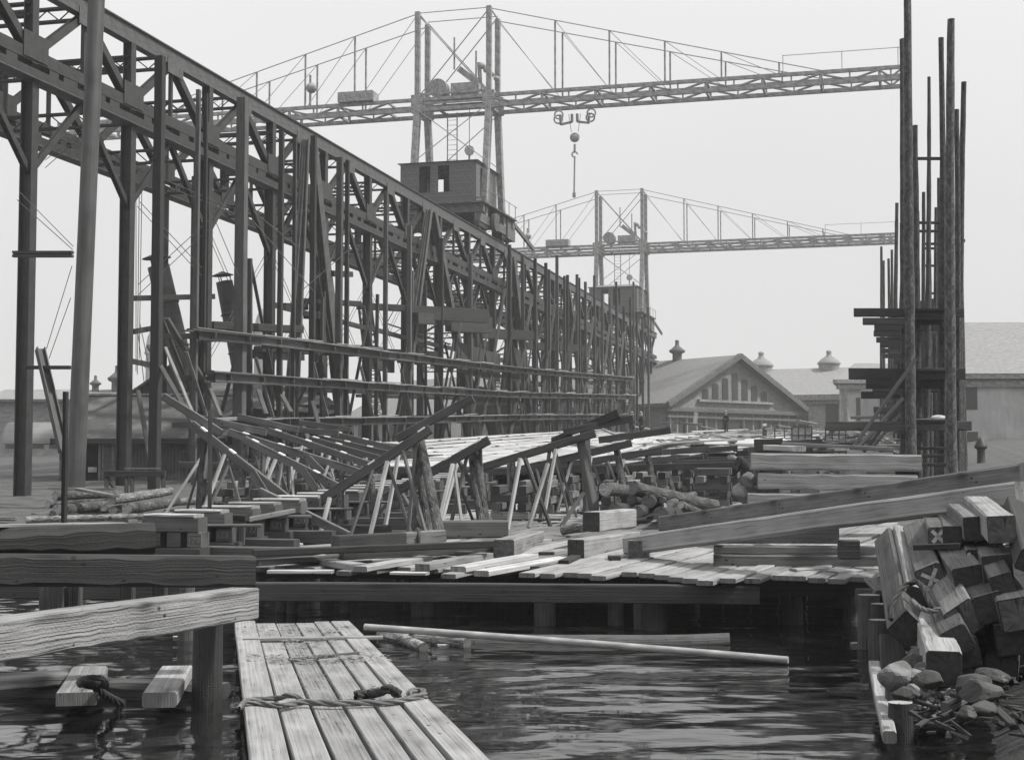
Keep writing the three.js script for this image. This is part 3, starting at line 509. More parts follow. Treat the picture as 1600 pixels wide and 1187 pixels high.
{ // gabled workshop
  const C = P(1043, 628, 190), D = P(1246, 643, 206), gy = 5.0; const b = D.clone().sub(C).setY(0), L = b.length(), bx = b.clone().normalize(), rx = V(bx.z, 0, -bx.x); // rx: towards the back left
  if (rx.x > 0) rx.negate(); const n = rx.clone().negate();
  const eave = C.y, apexY = P(1147, 563, (190 + 221) / 2).y, LEN = 75; const at = (t, k, y) => V(C.x + bx.x * t + rx.x * k, y, C.z + bx.z * t + rx.z * k);
  const w = thing('gabled_workshop', 'long brick workshop with a gable and rows of arched windows, behind the slip', 'workshop', at(0, 0, gy));
  slab('gable_wall', [at(0, 0, gy), at(L, 0, gy), at(L, 0, eave), at(L / 2, 0, apexY - .3), at(0, 0, eave)], .5, BRICKD, w, 5);
  slab('side_wall', [at(0, LEN, gy), at(0, 0, gy), at(0, 0, eave), at(0, LEN, eave)], .5, BRICKD, w, 5);
  slab('roof', [at(-.9, LEN, eave - .2), at(-.9, -.8, eave - .2), at(L / 2, -.8, apexY + .15), at(L / 2, LEN, apexY + .15)], .25, SLATE, w, 6);
  slab('roof', [at(L + .9, -.8, eave - .2), at(L + .9, LEN, eave - .2), at(L / 2, LEN, apexY + .15), at(L / 2, -.8, apexY + .15)], .25, SLATE, w, 6);
  for (const [a, c] of [[at(-.9, -1, eave - .35), at(L / 2, -1, apexY)], [at(L / 2, -1, apexY), at(L + .9, -1, eave - .35)]]) bar('rake_trim', a, c, .5, .7, TRIMD, w);
  bar('cornice', at(-.5, -.35, eave - .9), at(L + .5, -.35, eave - .9), .6, .5, TRIMD, w); bar('cornice', at(-.3, -.2, eave - 1.8), at(L + .3, -.2, eave - 1.8), .4, .3, TRIMD, w); bar('eave_trim', at(-.6, LEN, eave - .4), at(-.6, -.5, eave - .4), .6, .5, TRIMD, w);
  for (let i = 0; i < 14; i++) { if (i === 6) continue; const t = L * (i + .5) / 14; archWindow(at(t, 0, gy + 2.6), bx, UP, n, 1.4, 2.9, w); }
  for (let i = 0; i < 8; i++) bar('pilaster', at(L * i / 7 + (i ? -.3 : .3), -.12, gy), at(L * i / 7 + (i ? -.3 : .3), -.12, eave - 1.8), .24, .7, BRICKD, w);
  { const sh = archShape(4.2, 5.2); archWindow(at(L * .5, -.02, gy), bx, UP, n, 4.2, 5.6, w, true, 3, 3); }
  for (let i = -3; i <= 3; i++) { const h = 3.6 - Math.abs(i) * .75; archWindow(at(L / 2 + i * 1.9, 0, eave + .6), bx, UP, n, 1.15, h, w, true, 1, 1); }
  bar('sill_band', at(L / 2 - 7.2, -.25, eave + .35), at(L / 2 + 7.2, -.25, eave + .35), .4, .3, TRIM, w);
  for (let i = 0; i < 16; i++) archWindow(at(0, 3 + i * 4.4, gy + 2.6), rx, UP, bx.clone().negate(), 1.5, 3.1, w);
  ventilator(at(L / 2, 10.5, apexY), 1.05, w); ventilator(at(L / 2, 27, apexY), 1.05, w); ventilator(at(L / 2, 44, apexY), 1.05, w);
  slab('skylight', [at(L * .2, 21, eave + (apexY - eave) * .4 + .3), at(L * .2, 17, eave + (apexY - eave) * .4 + .3), at(L * .3, 17, eave + (apexY - eave) * .6 + .3), at(L * .3, 21, eave + (apexY - eave) * .6 + .3)], .2, TRIM, w, 4);
}
{ // long pale building with cupolas and a corner pavilion
  const R = P(1316, 616, 224), eave = R.y, gy = 5.2; const dir = V(-.93, 0, -.37).normalize(), nrm = V(-dir.z, 0, dir.x).negate(); if (nrm.z < 0) nrm.negate();
  const at = (t, k, y) => V(R.x + dir.x * t - nrm.x * k, y, R.z + dir.z * t - nrm.z * k);
  const w = thing('long_storehouse', 'long pale brick storehouse with a slate roof and round cupolas behind the gable', 'storehouse', at(0, 0, gy)); const LEN = 60, W = 22, ry = P(1330, 572, 232).y;
  slab('front_wall', [at(LEN, 0, gy), at(0, 0, gy), at(0, 0, eave), at(LEN, 0, eave)], .5, BRICK, w, 5);
  slab('roof', [at(LEN, -.8, eave), at(-3, -.8, eave), at(-3, W / 2, ry), at(LEN, W / 2, ry)], .25, SLATEL, w, 6); slab('roof', [at(-3, W, eave), at(LEN, W, eave), at(LEN, W / 2, ry), at(-3, W / 2, ry)], .25, SLATEL, w, 6);
  bar('cornice', at(LEN, -.5, eave - .5), at(-1, -.5, eave - .5), .8, .7, TRIM, w); bar('cornice', at(LEN, -.25, eave - 1.2), at(-1, -.25, eave - 1.2), .5, .4, TRIM, w);
  for (let i = 0; i < 12; i++) archWindow(at(1.5 + i * 2.35 * 2 * .95, 0, gy + 3.2), dir.clone().negate(), UP, nrm, 1.9, 4.4, w);
  const dome = (q, r) => { const pts = [[1, 0], [1, .9], [1.12, .95], [1.12, 1.1], [.7, 1.5], [.28, 1.75], [.22, 2.05], [.28, 2.1], [.26, 2.25], [.01, 2.35]].map(a => new THREE.Vector2(a[0] * r, a[1] * r)); const me = new THREE.Mesh(new THREE.LatheGeometry(pts, 20), SLATEL); me.position.copy(q); put(me, 'cupola', w); };
  { const q = onDline(1297, 575, at, W / 2); dome(V(q.x, ry - 1, q.z), 1.62); } { const q = onDline(1191, 583, at, W / 2); dome(V(q.x, ry - 1.2, q.z), 1.75); }
  function onDline(px, py, at, k) { let best = null, bd = 1e9; for (let t = -10; t < LEN; t += .25) { const q = at(t, k, ry), X = 800 + FPX * q.x / -q.z; if (Math.abs(X - px) < bd) { bd = Math.abs(X - px); best = q; } } return best; }
}
{ // corner pavilion
  const A = P(1314, 600, 205), w = thing('stucco_pavilion', 'pale stucco corner pavilion with deep cornice and a tall window, by the scaffold', 'pavilion', V(A.x, 5, A.z)); const x = V(1, 0, -.12).normalize(), n = V(.12, 0, 1).normalize(); const at = (t, k, y) => V(A.x + x.x * t + (k > 0 ? .3 : -n.x) * k, y, A.z + x.z * t - (k > 0 ? .96 : n.z) * k);
  const gy = 4.8, top = A.y + .3, L = 16;
  slab('front_wall', [at(0, 0, gy), at(L, 0, gy), at(L, 0, top), at(0, 0, top)], .6, STUC, w, 5); slab('side_wall', [at(0, 12, gy), at(0, 0, gy), at(0, 0, top), at(0, 12, top)], .6, STUC, w, 5);
  bar('cornice', at(-1, -.5, top), at(L, -.5, top), 1.2, .5, TRIM, w); bar('cornice', at(-.6, -.3, top - .7), at(L, -.3, top - .7), .8, .6, TRIM, w); bar('cornice', at(-1, 12, top), at(-1, -.9, top), .8, .5, TRIM, w);
  bar('corner_pilaster', at(.6, -.2, gy), at(.6, -.2, top - 1), .5, 1.1, TRIM, w);
  slab('roof', [at(-1, -.8, top + .3), at(L, -.8, top + .3), at(L, 6, top + 3), at(1.5, 6, top + 3)], .2, SLATEL, w, 6); slab('roof', [at(-1, 12, top + .3), at(-1, -.8, top + .3), at(1.5, 6, top + 3), at(1.5, 7, top + 3)], .2, SLATEL, w, 6);
  archWindow(at(2.9, 0, gy + 4.6), x, UP, n, 1.5, 3.2, w, false, 3, 4); archWindow(at(7.2, 0, gy + 4.6), x, UP, n, 1.5, 3.2, w, false, 3, 4);
  for (const s of [-.3, .3]) bar('ladder_rail', at(5 + s, -1.1, gy), at(5 + s, -.5, gy + 4.4), .08, .08, TRIMD, w); for (let k = 0; k < 8; k++) bar('ladder_rung', at(4.7, -1.1 + k * .07, gy + .6 + k * .5), at(5.3, -1.1 + k * .07, gy + .6 + k * .5), .05, .05, TRIMD, w);
}
{ // stucco building at the right edge
  const A = P(1440, 590, 125), gy = 4.4, w = thing('stucco_warehouse', 'large weathered stucco warehouse with a wide pale roof at the right edge', 'warehouse', V(A.x, gy, A.z)); const x = V(1, 0, .02).normalize(), n = V(-.02, 0, 1).normalize(); const at = (t, k, y) => V(A.x + x.x * t - n.x * k, y, A.z + x.z * t - n.z * k);
  const top = A.y + .2, L = 30;
  slab('front_wall', [at(0, 0, gy - 2), at(L, 0, gy - 2), at(L, 0, top), at(0, 0, top)], .6, STUC, w, 6); slab('side_wall', [at(0, 24, gy - 2), at(0, 0, gy - 2), at(0, 0, top), at(0, 24, top)], .6, STUC, w, 6);
  bar('cornice', at(-.6, -.35, top - .15), at(L, -.35, top - .15), .8, .35, TRIM, w); bar('cornice', at(-.3, -.15, top - .75), at(L, -.15, top - .75), .4, .5, TRIM, w);
  slab('roof', [at(-.8, -.8, top + .1), at(L, -.8, top + .1), at(L, 12, top + 5.6), at(-.8, 12, top + 5.6)], .25, SLATEL, w, 6);
  for (const [t, y, h] of [[4.1, top - 2.85, 1.95], [4.1, top - 7.3, 2.6], [9.5, top - 2.85, 1.95], [9.5, top - 7.3, 2.6]]) archWindow(at(t, 0, y), x, UP, n, 1.0, h, w, false, 2, 4);
  const cask = new THREE.Mesh(new THREE.LatheGeometry([[.01, 0], [.55, 0], [.62, .5], [.62, 1.4], [.55, 1.9], [.3, 2.0], [.01, 2.02]].map(a => new THREE.Vector2(...a)), 16), TRIM); cask.position.copy(P(1500, 735, 118)); put(cask, 'water_tank'); tag(cask, 'pale round tank standing at the foot of the stucco warehouse', 'tank');
  const hy = new THREE.Mesh(new THREE.LatheGeometry([[.01, 0], [.42, 0], [.42, .12], [.22, .2], [.2, .9], [.34, 1.0], [.34, 1.1], [.18, 1.4], [.08, 1.55], [.01, 1.56]].map(a => new THREE.Vector2(...a)), 14), IRON); hy.position.copy(P(1534, 729, 80)); put(hy, 'iron_hydrant'); tag(hy, 'small dark iron post with a flared cap in front of the stucco wall', 'hydrant');
}
/* ================= sheds on the left ================= */
const TINW = mat('weathered sheet iron wall', .13, TX.tin), TARR = mat('patched felt roof', .10, TX.tin), DOORP = mat('door paint', .17, TX.wood);
function corrugated(name, a, b, y0, y1, m, parent, outward, pitch = .16, amp = .03) {
  const L = Math.hypot(b.x - a.x, b.z - a.z), n = Math.max(4, Math.round(L / pitch * 4)), ge = new THREE.PlaneGeometry(L, y1 - y0, n, 1), p = ge.attributes.position, uv = ge.attributes.uv; for (let i = 0; i < p.count; i++) { p.setZ(i, Math.cos(p.getX(i) / pitch * 2 * Math.PI) * amp); uv.setXY(i, p.getX(i) / 4, p.getY(i) / 4); } ge.computeVertexNormals();
  const me = new THREE.Mesh(ge, m), x = b.clone().sub(a).setY(0).normalize(); me.quaternion.setFromRotationMatrix(new THREE.Matrix4().makeBasis(x, UP, x.clone().cross(UP))); me.position.set((a.x + b.x) / 2, (y0 + y1) / 2, (a.z + b.z) / 2); return put(me, name, parent);
}
{ // corrugated shed with the open door
  const d = 69.5, A = P(92, 740, d), B = P(345, 740, d), gy = 1.75, ey = P(200, 686, d).y, w = thing('iron_shed', 'low corrugated iron shed with patched roof and a panelled door standing open', 'shed', V(A.x, gy, A.z)); const X = px => P(px, 700, d).x;
  const x0 = X(92), x1 = X(345); const dl = X(129), dr = X(155), dt = P(140, 686, d).y - .15;
  const segs = [[x0, dl], [dr, X(196)], [X(196), X(240)], [X(240), X(290)], [X(290), x1]];
  for (const [a, b] of segs) corrugated('wall_sheet', V(a, 0, -d), V(b, 0, -d), gy - .3, ey, TINW, w);
  corrugated('wall_sheet', V(dl, 0, -d), V(dr, 0, -d), dt, ey, TINW, w); 
  slab('door_opening', [V(dl, gy, -d - .4), V(dr, gy, -d - .4), V(dr, dt, -d - .4), V(dl, dt, -d - .4)], .05, DARK, w);
  for (const [a, b] of [[V(dl - .06, gy, -d + .08), V(dl - .06, dt, -d + .08)], [V(dr + .06, gy, -d + .08), V(dr + .06, dt, -d + .08)], [V(dl - .2, dt + .07, -d + .08), V(dr + .9, dt + .07, -d + .08)]]) bar('door_frame', a, b, .12, .12, DOORP, w);
  { const pa = V(dr + .14, gy, -d + .12), door = slab('door', [pa, plus(pa, 1.05, 0, .12), plus(pa, 1.05, dt - gy, .12), plus(pa, 0, dt - gy, 0)], .06, DOORP, w, 2);
    for (const [ux, uy, uw, uh] of [[.1, .12, .36, .75], [.58, .12, .36, .75], [.1, 1.05, .36, 1.0], [.58, 1.05, .36, 1.0]]) { const q = a => pa.clone().add(V(a[0], a[1], .03 + a[0] * .115)); slab('door_panel', [q([ux, uy]), q([ux + uw, uy]), q([ux + uw, uy + uh]), q([ux, uy + uh])], .02, TINW, door, 2); } }
  bar('notice_board', V(X(142) - .2, gy + .95, -d + .15 - .4), V(X(142) + .2, gy + .95, -d + .15 - .4), .02, .24, PAINT, w);
  bar('door_step', V(dl - .1, gy - .05, -d + .4), V(dr + .2, gy - .05, -d + .4), .6, .15, W4[0], w);
  slab('window', [V(X(232), gy + 1.5, -d + .05), V(X(238), gy + 1.5, -d + .05), V(X(238), gy + 2.05, -d + .05), V(X(232), gy + 2.05, -d + .05)], .04, DARK, w); bar('window_lintel', V(X(230), gy + 2.12, -d + .06), V(X(240), gy + 2.12, -d + .06), .08, .1, DOORP, w);
  const ry = P(200, 618, d + 5).y; slab('roof', [V(x0 - .3, ey - .05, -d + .4), V(x1 + .3, ey - .05, -d + .4), V(x1 + .3, ry, -d - 5), V(x0 - .3, ry, -d - 5)], .08, TARR, w, 5); slab('roof', [V(x1 + .3, ey, -d - 10), V(x0 - .3, ey, -d - 10), V(x0 - .3, ry, -d - 5), V(x1 + .3, ry, -d - 5)], .08, TARR, w, 5);
  bar('eave_board', V(x0 - .3, ey - .1, -d + .42), V(x1 + .3, ey - .1, -d + .42), .06, .25, W1[0], w); bar('ridge_cap', V(x0 - .3, ry + .06, -d - 5), V(x1 + .3, ry + .06, -d - 5), .3, .1, TRIM, w);
}
{ // second shed with a curved roof
  const d = 84, x0 = P(330, 700, d).x, x1 = P(528, 700, d).x, gy = 2, ey = P(400, 632, d).y, w = thing('curved_roof_shed', 'plain dark shed with a pale sagging roof behind the staging posts', 'shed', V(x0, gy, -d));
  corrugated('wall_sheet', V(x0, 0, -d), V((x0 + x1) / 2, 0, -d), gy, ey, TINW, w); corrugated('wall_sheet', V((x0 + x1) / 2, 0, -d), V(x1, 0, -d), gy, ey, TINW, w);
  const r0 = P(372, 590, d + 4).y; let prev = [V(x0 - .5, ey, -d + .5), V(x1 + .5, ey - .6, -d + .5)];
  for (let k = 1; k <= 5; k++) { const t = k / 5, y = ey + (r0 - ey) * Math.sin(t * Math.PI / 2), z = -d + .5 - t * 5; const nx = [V(x0 - .5, y, z), V(x1 + .5 - t * 3, y - .6, z)]; slab('roof_sheet', [prev[0], prev[1], nx[1], nx[0]], .05, mat('pale felt ' + k, .22, TX.tin), w, 5); prev = nx; }
  slab('window', [V(x0 + 3, gy + .9, -d + .05), V(x0 + 4, gy + .9, -d + .05), V(x0 + 4, gy + 2, -d + .05), V(x0 + 3, gy + 2, -d + .05)], .04, DARK, w); slab('end_wall', [V(x1, gy, -d), V(x1 - 1, gy, -d - 8), V(x1 - 1, ey, -d - 8), V(x1, ey, -d)], .1, TINW, w);
}
{ // tall dark shed with two small windows
  const d = 92, X = px => P(px, 600, d).x, Y = py => P(300, py, d).y, w = thing('gabled_iron_shed', 'taller dark gabled iron shed with two small windows above the patched roof', 'shed', V(X(208), 2.5, -d));
  slab('gable_wall', [V(X(205), 2.5, -d), V(X(372), 2.5, -d), V(X(372), Y(592), -d), V(X(280), Y(562), -d), V(X(205), Y(612), -d)], .15, TINW, w, 4);
  for (const [a, b, c, e] of [[284, 586, 298, 590], [284, 597, 299, 606], [316, 598, 330, 606]]) slab('window', [V(X(a), Y(e), -d + .06), V(X(c), Y(e), -d + .06), V(X(c), Y(b), -d + .06), V(X(a), Y(b), -d + .06)], .04, DARK, w);
  slab('roof', [V(X(200), Y(616), -d + .5), V(X(280), Y(561), -d + .5), V(X(280), Y(561), -d - 9), V(X(200), Y(616), -d - 9)], .12, TARR, w, 5); slab('roof', [V(X(280), Y(561), -d + .5), V(X(378), Y(594), -d + .5), V(X(378), Y(594), -d - 9), V(X(280), Y(561), -d - 9)], .12, TARR, w, 5);
  for (let k = 0; k < 8; k++) bar('wall_batten', V(X(210 + k * 20), 2.5, -d + .04), V(X(210 + k * 20), Y(606 - (k < 4 ? k * 10 : 30 - (k - 4) * 4)), -d + .04), .05, .08, TINW, w);
}
{ // pale house far left
  const d = 118, X = px => P(px, 600, d).x, Y = py => P(100, py, d).y, w = thing('pale_house', 'pale hazy house at the far left beyond the iron shed', 'house', V(X(20), 2, -d)); slab('wall', [V(X(-20), 2, -d), V(X(205), 2, -d), V(X(205), Y(623), -d), V(X(-20), Y(623), -d)], .3, BRICK, w, 5);
  slab('roof', [V(X(-20), Y(624), -d + .6), V(X(210), Y(624), -d + .6), V(X(205), Y(604), -d - 4), V(X(-20), Y(604), -d - 4)], .2, SLATEL, w, 5); ventilator(V(X(167), Y(607), -d - 3), .75, w); ventilator(V(X(132), Y(607), -d - 3), .45, w);
  for (const t of [20, 60, 88]) archWindow(V(X(t), Y(700), -d), V(1, 0, 0), UP, V(0, 0, 1), 1, 1.7, w, false); 
  const aw = new THREE.Mesh(new THREE.CylinderGeometry(1.1, 1.1, 4.2, 14, 1, false, 0, Math.PI), mat('canvas', .32, TX.plaster)); aw.rotation.z = Math.PI / 2; aw.position.copy(P(80, 694, 75)); put(aw, 'canvas_cover'); tag(aw, 'pale canvas cover over stored gear at the far left', 'canvas cover');
}
{ // leaning flues with conical hoods
  const flue = (x0, y0, x1, y1, d, r, label) => { const a = P(x1, y1, d), b = P(x0, y0, d), L = a.distanceTo(b), w = thing('leaning_flue', label, 'smokestack', a); const me = new THREE.Mesh(new THREE.CylinderGeometry(r * .94, r, L, 20), IRON); me.position.copy(mid(a, b)); me.quaternion.setFromUnitVectors(UP, b.clone().sub(a).normalize()); put(me, 'flue_pipe', w);
    const ax = b.clone().sub(a).normalize(); for (const t of [.35, .7]) { const q = new THREE.Mesh(new THREE.TorusGeometry(r * 1.0, .05, 6, 20), IRON); q.position.copy(mid(a, b, t)); q.quaternion.setFromUnitVectors(V(0, 0, 1), ax); put(q, 'band', w); }
    const h = new THREE.Mesh(new THREE.ConeGeometry(r * 1.25, r * .5, 20), IRON); h.position.copy(b).add(V(-.12, r * .95, 0)); h.quaternion.setFromUnitVectors(UP, V(-.1, 1, 0).normalize()); put(h, 'hood', w); for (let k = 0; k < 3; k++) { const t = k * 2.1, o = V(Math.cos(t) * r * .8, 0, Math.sin(t) * r * .8); wire('hood_stay', b.clone().add(o), plus(b.clone().add(o), -.1, r * .8, 0), .03, IRON, w); } return w; };
  flue(247, 416, 292, 610, 80, .62, 'black leaning flue with a conical hood, left of the two'); flue(350, 440, 382, 610, 84, .5, 'black leaning flue with a conical hood, right of the two');
}
for (const [px, top, bot, wd, label] of [[410, 482, 640, 27, 'hazy domed tower far behind the staging, nearer the steel columns'], [236, 516, 640, 17, 'slim hazy tower far off beside the leaning flue']]) {
  const d = 420, q = P(px, top, d), r = wd / 2 * d / FPX, t = thing('distant_tower', label, 'tower', V(q.x, 8, q.z)), H = q.y - 8; const pts = [[1, 0], [.94, .8], [1.12, .81], [1.12, .84], [.98, .86], [.7, .94], [.3, .99], [.01, 1]].map(a => new THREE.Vector2(a[0] * r, a[1] * H)); const me = new THREE.Mesh(new THREE.LatheGeometry(pts, 16), BRICK); me.position.set(q.x, 8, q.z); put(me, 'shaft', t);
  for (let k = 0; k < 2; k++) { const b = new THREE.Mesh(new THREE.TorusGeometry(r * 1.02, .4, 6, 16), TRIM); b.rotation.x = Math.PI / 2; b.position.set(q.x, 8 + H * (.7 + k * .11), q.z); put(b, 'band', t); }
}

/* ================= left staging: posts, ledgers and planks ================= */
const VS = -28.7;
const MW = [...W2, ...W1];
{
  const st = thing('wooden_staging', 'long wooden staging of tall posts and plank levels in front of the trestle', 'staging', S(60, VS, 0));
  const levels = [6.0, 4.35, 2.6]; // above the sloping ground, found from the rows of planks
  const lev = i => i;
  // main posts read from the photograph, then an even run beyond
  const px0 = [[250, 88, .40], [310, 140, .2], [322, 146, .17], [379, 153, .5], [440, 205, .26], [461, 214, .2], [490, 212, .3], [531, 246, .36], [543, 250, .24], [603, 300, .26], [640, 352, .3], [690, 372, .26], [735, 396, .3]];
  for (const [px, py, w] of px0) { const top = onV(px, py, VS - .15), u = uOf(top); beam('post', S(u, VS - .15, -.2), top, w, w * .95, pick(MW), st, { seg: 10, rough: .012, taper: .9 }); }
  for (let u = 114; u < 186; u += 4.4) { const H = rr(15.2, 17.2); beam('post', S(u + rr(-.3, .3), VS - .15, -.2), S(u + rr(-.2, .2), VS - .15, H), .3, .3, pick(MW), st, { seg: 4, rough: .012, taper: .85 }); }
  for (const [px, py] of [[858, 421], [882, 431], [905, 434], [963, 440], [990, 440]]) { const top = onV(px, py, VS); beam('post', S(uOf(top), VS, 0), top, .26, .26, pick(MW), st, { taper: .85 }); }
  // back row of posts, shorter
  for (let u = 62; u < 112; u += 16) beam('post', S(u, VS - 1.7, -.2), S(u, VS - 1.7, rr(8, 14)), .24, .24, pick(MW), st, { seg: 4, rough: .01 });
  // ledgers across and fascia planks along, three levels
  const rows = [[[313, 514], [400, 522], [617, 550], [800, 572.7], [985, 589]], [[338, 580], [400, 584], [617, 599.5], [800, 611.8], [987, 617]], [[330, 655], [400, 652.5], [688, 649.6], [800, 647], [970, 647]]];
  rows.forEach((row, li) => {
    const pts = row.map(([x, y]) => onV(x, y, VS + .35));
    const U = pts.map(uOf), Y = pts.map(p => p.y), yAt = u => { let i = 0; while (i < U.length - 2 && u > U[i + 1]) i++; return Y[i] + (Y[i + 1] - Y[i]) * (u - U[i]) / (U[i + 1] - U[i]); };
    let u = U[0]; const end = U[U.length - 1];
    while (u < end) { const L = rr(5.2, 7.5), e = Math.min(u + L, end + 1);
      const a = T(u - .2, VS + .35, yAt(u) - .3), b = T(e, VS + .35, yAt(e) - .3); beam('fascia_plank', a, b, .08, .36, pick(MW), st, { seg: 3, rough: .01 });
      for (let k = 0; k < 3; k++) { const v = VS + .5 - k * .42; beam('walk_plank', T(u - .5 + rr(-.4, .4), v, yAt(u) - .06 + rr(0, .03)), T(e + .3, v, yAt(e) - .06 + rr(0, .03)), .3, .06, k ? pick(W3) : pick([...W3, ...W4]), st, { seg: 3, rough: .006 }); }
      if (rnd() < .6) { const s = u + rr(0, 4), v = VS + .45; beam('walk_plank', T(s, v, yAt(s) + .03), T(s + 3.5, v, yAt(s + 3.5) + .03 + rr(0, .06)), .28, .05, pick(W4), st); }
      u = e; }
    for (let q = U[0] + 1; q < end; q += 3.6) beam('ledger', T(q, VS + .6, yAt(q) - .24), T(q, VS - 2, yAt(q) - .24), .1, .25, pick(W2), st);
  });
  // braces
  for (let u = 58; u < 172; u += 7.2) { beam('brace', S(u, VS - .05, 5.5), S(u + 3.8, VS + .05, .1), .16, .08, pick(W3), st); if (u > 90) beam('brace', S(u + 6, VS, 9.5), S(u + 2, VS, 3), .14, .07, pick(MW), st); }
  beam('brace', P(232, 540, 62), P(303, 664, 58), .2, .12, W2[0], st); beam('brace', P(258, 543, 60), P(310, 668, 56), .12, .1, W4[1], st); beam('brace', P(260, 497, 63), P(340, 632, 66), .25, .14, W2[2], st); beam('brace', P(315, 575, 66), P(345, 650, 64), .16, .1, W3[0], st);
  for (const [a, b, c, e] of [[215, 610, 236, 730], [403, 610, 416, 648], [440, 618, 455, 645], [488, 628, 503, 684], [470, 655, 483, 690]]) beam('brace', P(a, b, 66), P(c, e, 64), .18, .14, pick(W2), st);
  for (let u = 104; u < 176; u += 9) { beam('long_brace', S(u, VS + .1, .2), S(u + 8.5, VS - .1, 12.5), .2, .12, pick(W2), st); beam('long_brace', S(u + 8, VS, .2), S(u + 1, VS - .1, 9), .18, .1, pick(MW), st); }
  // stray boards on the upper levels
  for (const [x0, y0, x1, y1, d] of [[205, 466, 335, 463, 72], [208, 518, 242, 512, 72], [205, 564, 245, 572, 72]]) beam('tie_board', P(x0, y0, d), P(x1, y1, d + 3), .12, .26, W1[0], st);
  slipBox('sheathing', 108, VS - .9, slipY(108) + 6.6, 12, .06, 2.2, W1[2], st); slipBox('sheathing', 120, VS - .9, slipY(120) + 6.9, 6, .06, 2.4, W1[0], st); slipBox('sheathing', 112, VS - .9, slipY(112) + 3.6, 16, .06, 2.2, W1[1], st); slipBox('sheathing', 128, VS - 1, slipY(128) + 1.3, 26, .06, 2.6, W1[0], st);
  slipBox('pale_screen', 96.5, VS + .6, slipY(96.5) + 1.1, 2.4, .06, 2.2, W3[2], st);
}
{ // big round post and its stay at the left
  const b = onV(116, 768, -25.6), u = uOf(b), t = thing('steel_mast', 'thick dark round mast rising out of the picture, leftmost of the uprights', 'mast', V(b.x, 1.3, b.z)); const tp = onV(152, -40, -25.6);
  const L = tp.y - 1.2, me = new THREE.Mesh(new THREE.CylinderGeometry(.27, .3, L, 24, 8), mat('dark mast paint', .06, TX.steel, { roughness: .55 })); const a = V(b.x, 1.2, b.z); me.position.copy(mid(a, tp)); me.quaternion.setFromUnitVectors(UP, tp.clone().sub(a).normalize()); put(me, 'mast_tube', t);
  hbeam('raking_stay', P(62, 545, 52), P(99, 705, 50), .3, .26, STEEL, t); beam('cross_board', P(40, 574, 52), P(109, 574, 51), .1, .13, W1[0], t); laced('cross_strut', P(20, 397, 51.5), P(113, 397, 51), .22, .16, STEEL, t);
  for (const [x0, y0, x1, y1] of [[30, 300, 114, 385], [26, 312, 113, 390], [72, 545, 112, 415], [76, 560, 110, 465], [70, 250, 128, 205], [70, 262, 127, 212]]) wire('guy_wire', P(x0, y0, 51), P(x1, y1, 50.5), .014, WIRE, t);
}
{ // guy wires among the columns
  const w = thing('guy_wires', 'thin crossed guy wires strung between the near steel columns', 'cable', P(230, 400, 66));
  for (const [x0, y0, x1, y1] of [[218, 315, 316, 420], [214, 322, 314, 430], [215, 445, 330, 340], [216, 460, 332, 352], [70, 200, 360, 325], [70, 212, 360, 332], [212, 300, 212, 580], [217, 300, 214, 585], [221, 300, 217, 560], [218, 505, 238, 600], [215, 520, 225, 600], [330, 330, 372, 430], [395, 330, 470, 390], [395, 345, 490, 455], [470, 455, 545, 390]]) wire('wire', P(x0, y0, 66), P(x1, y1, 67), .018, WIRE, w);
}
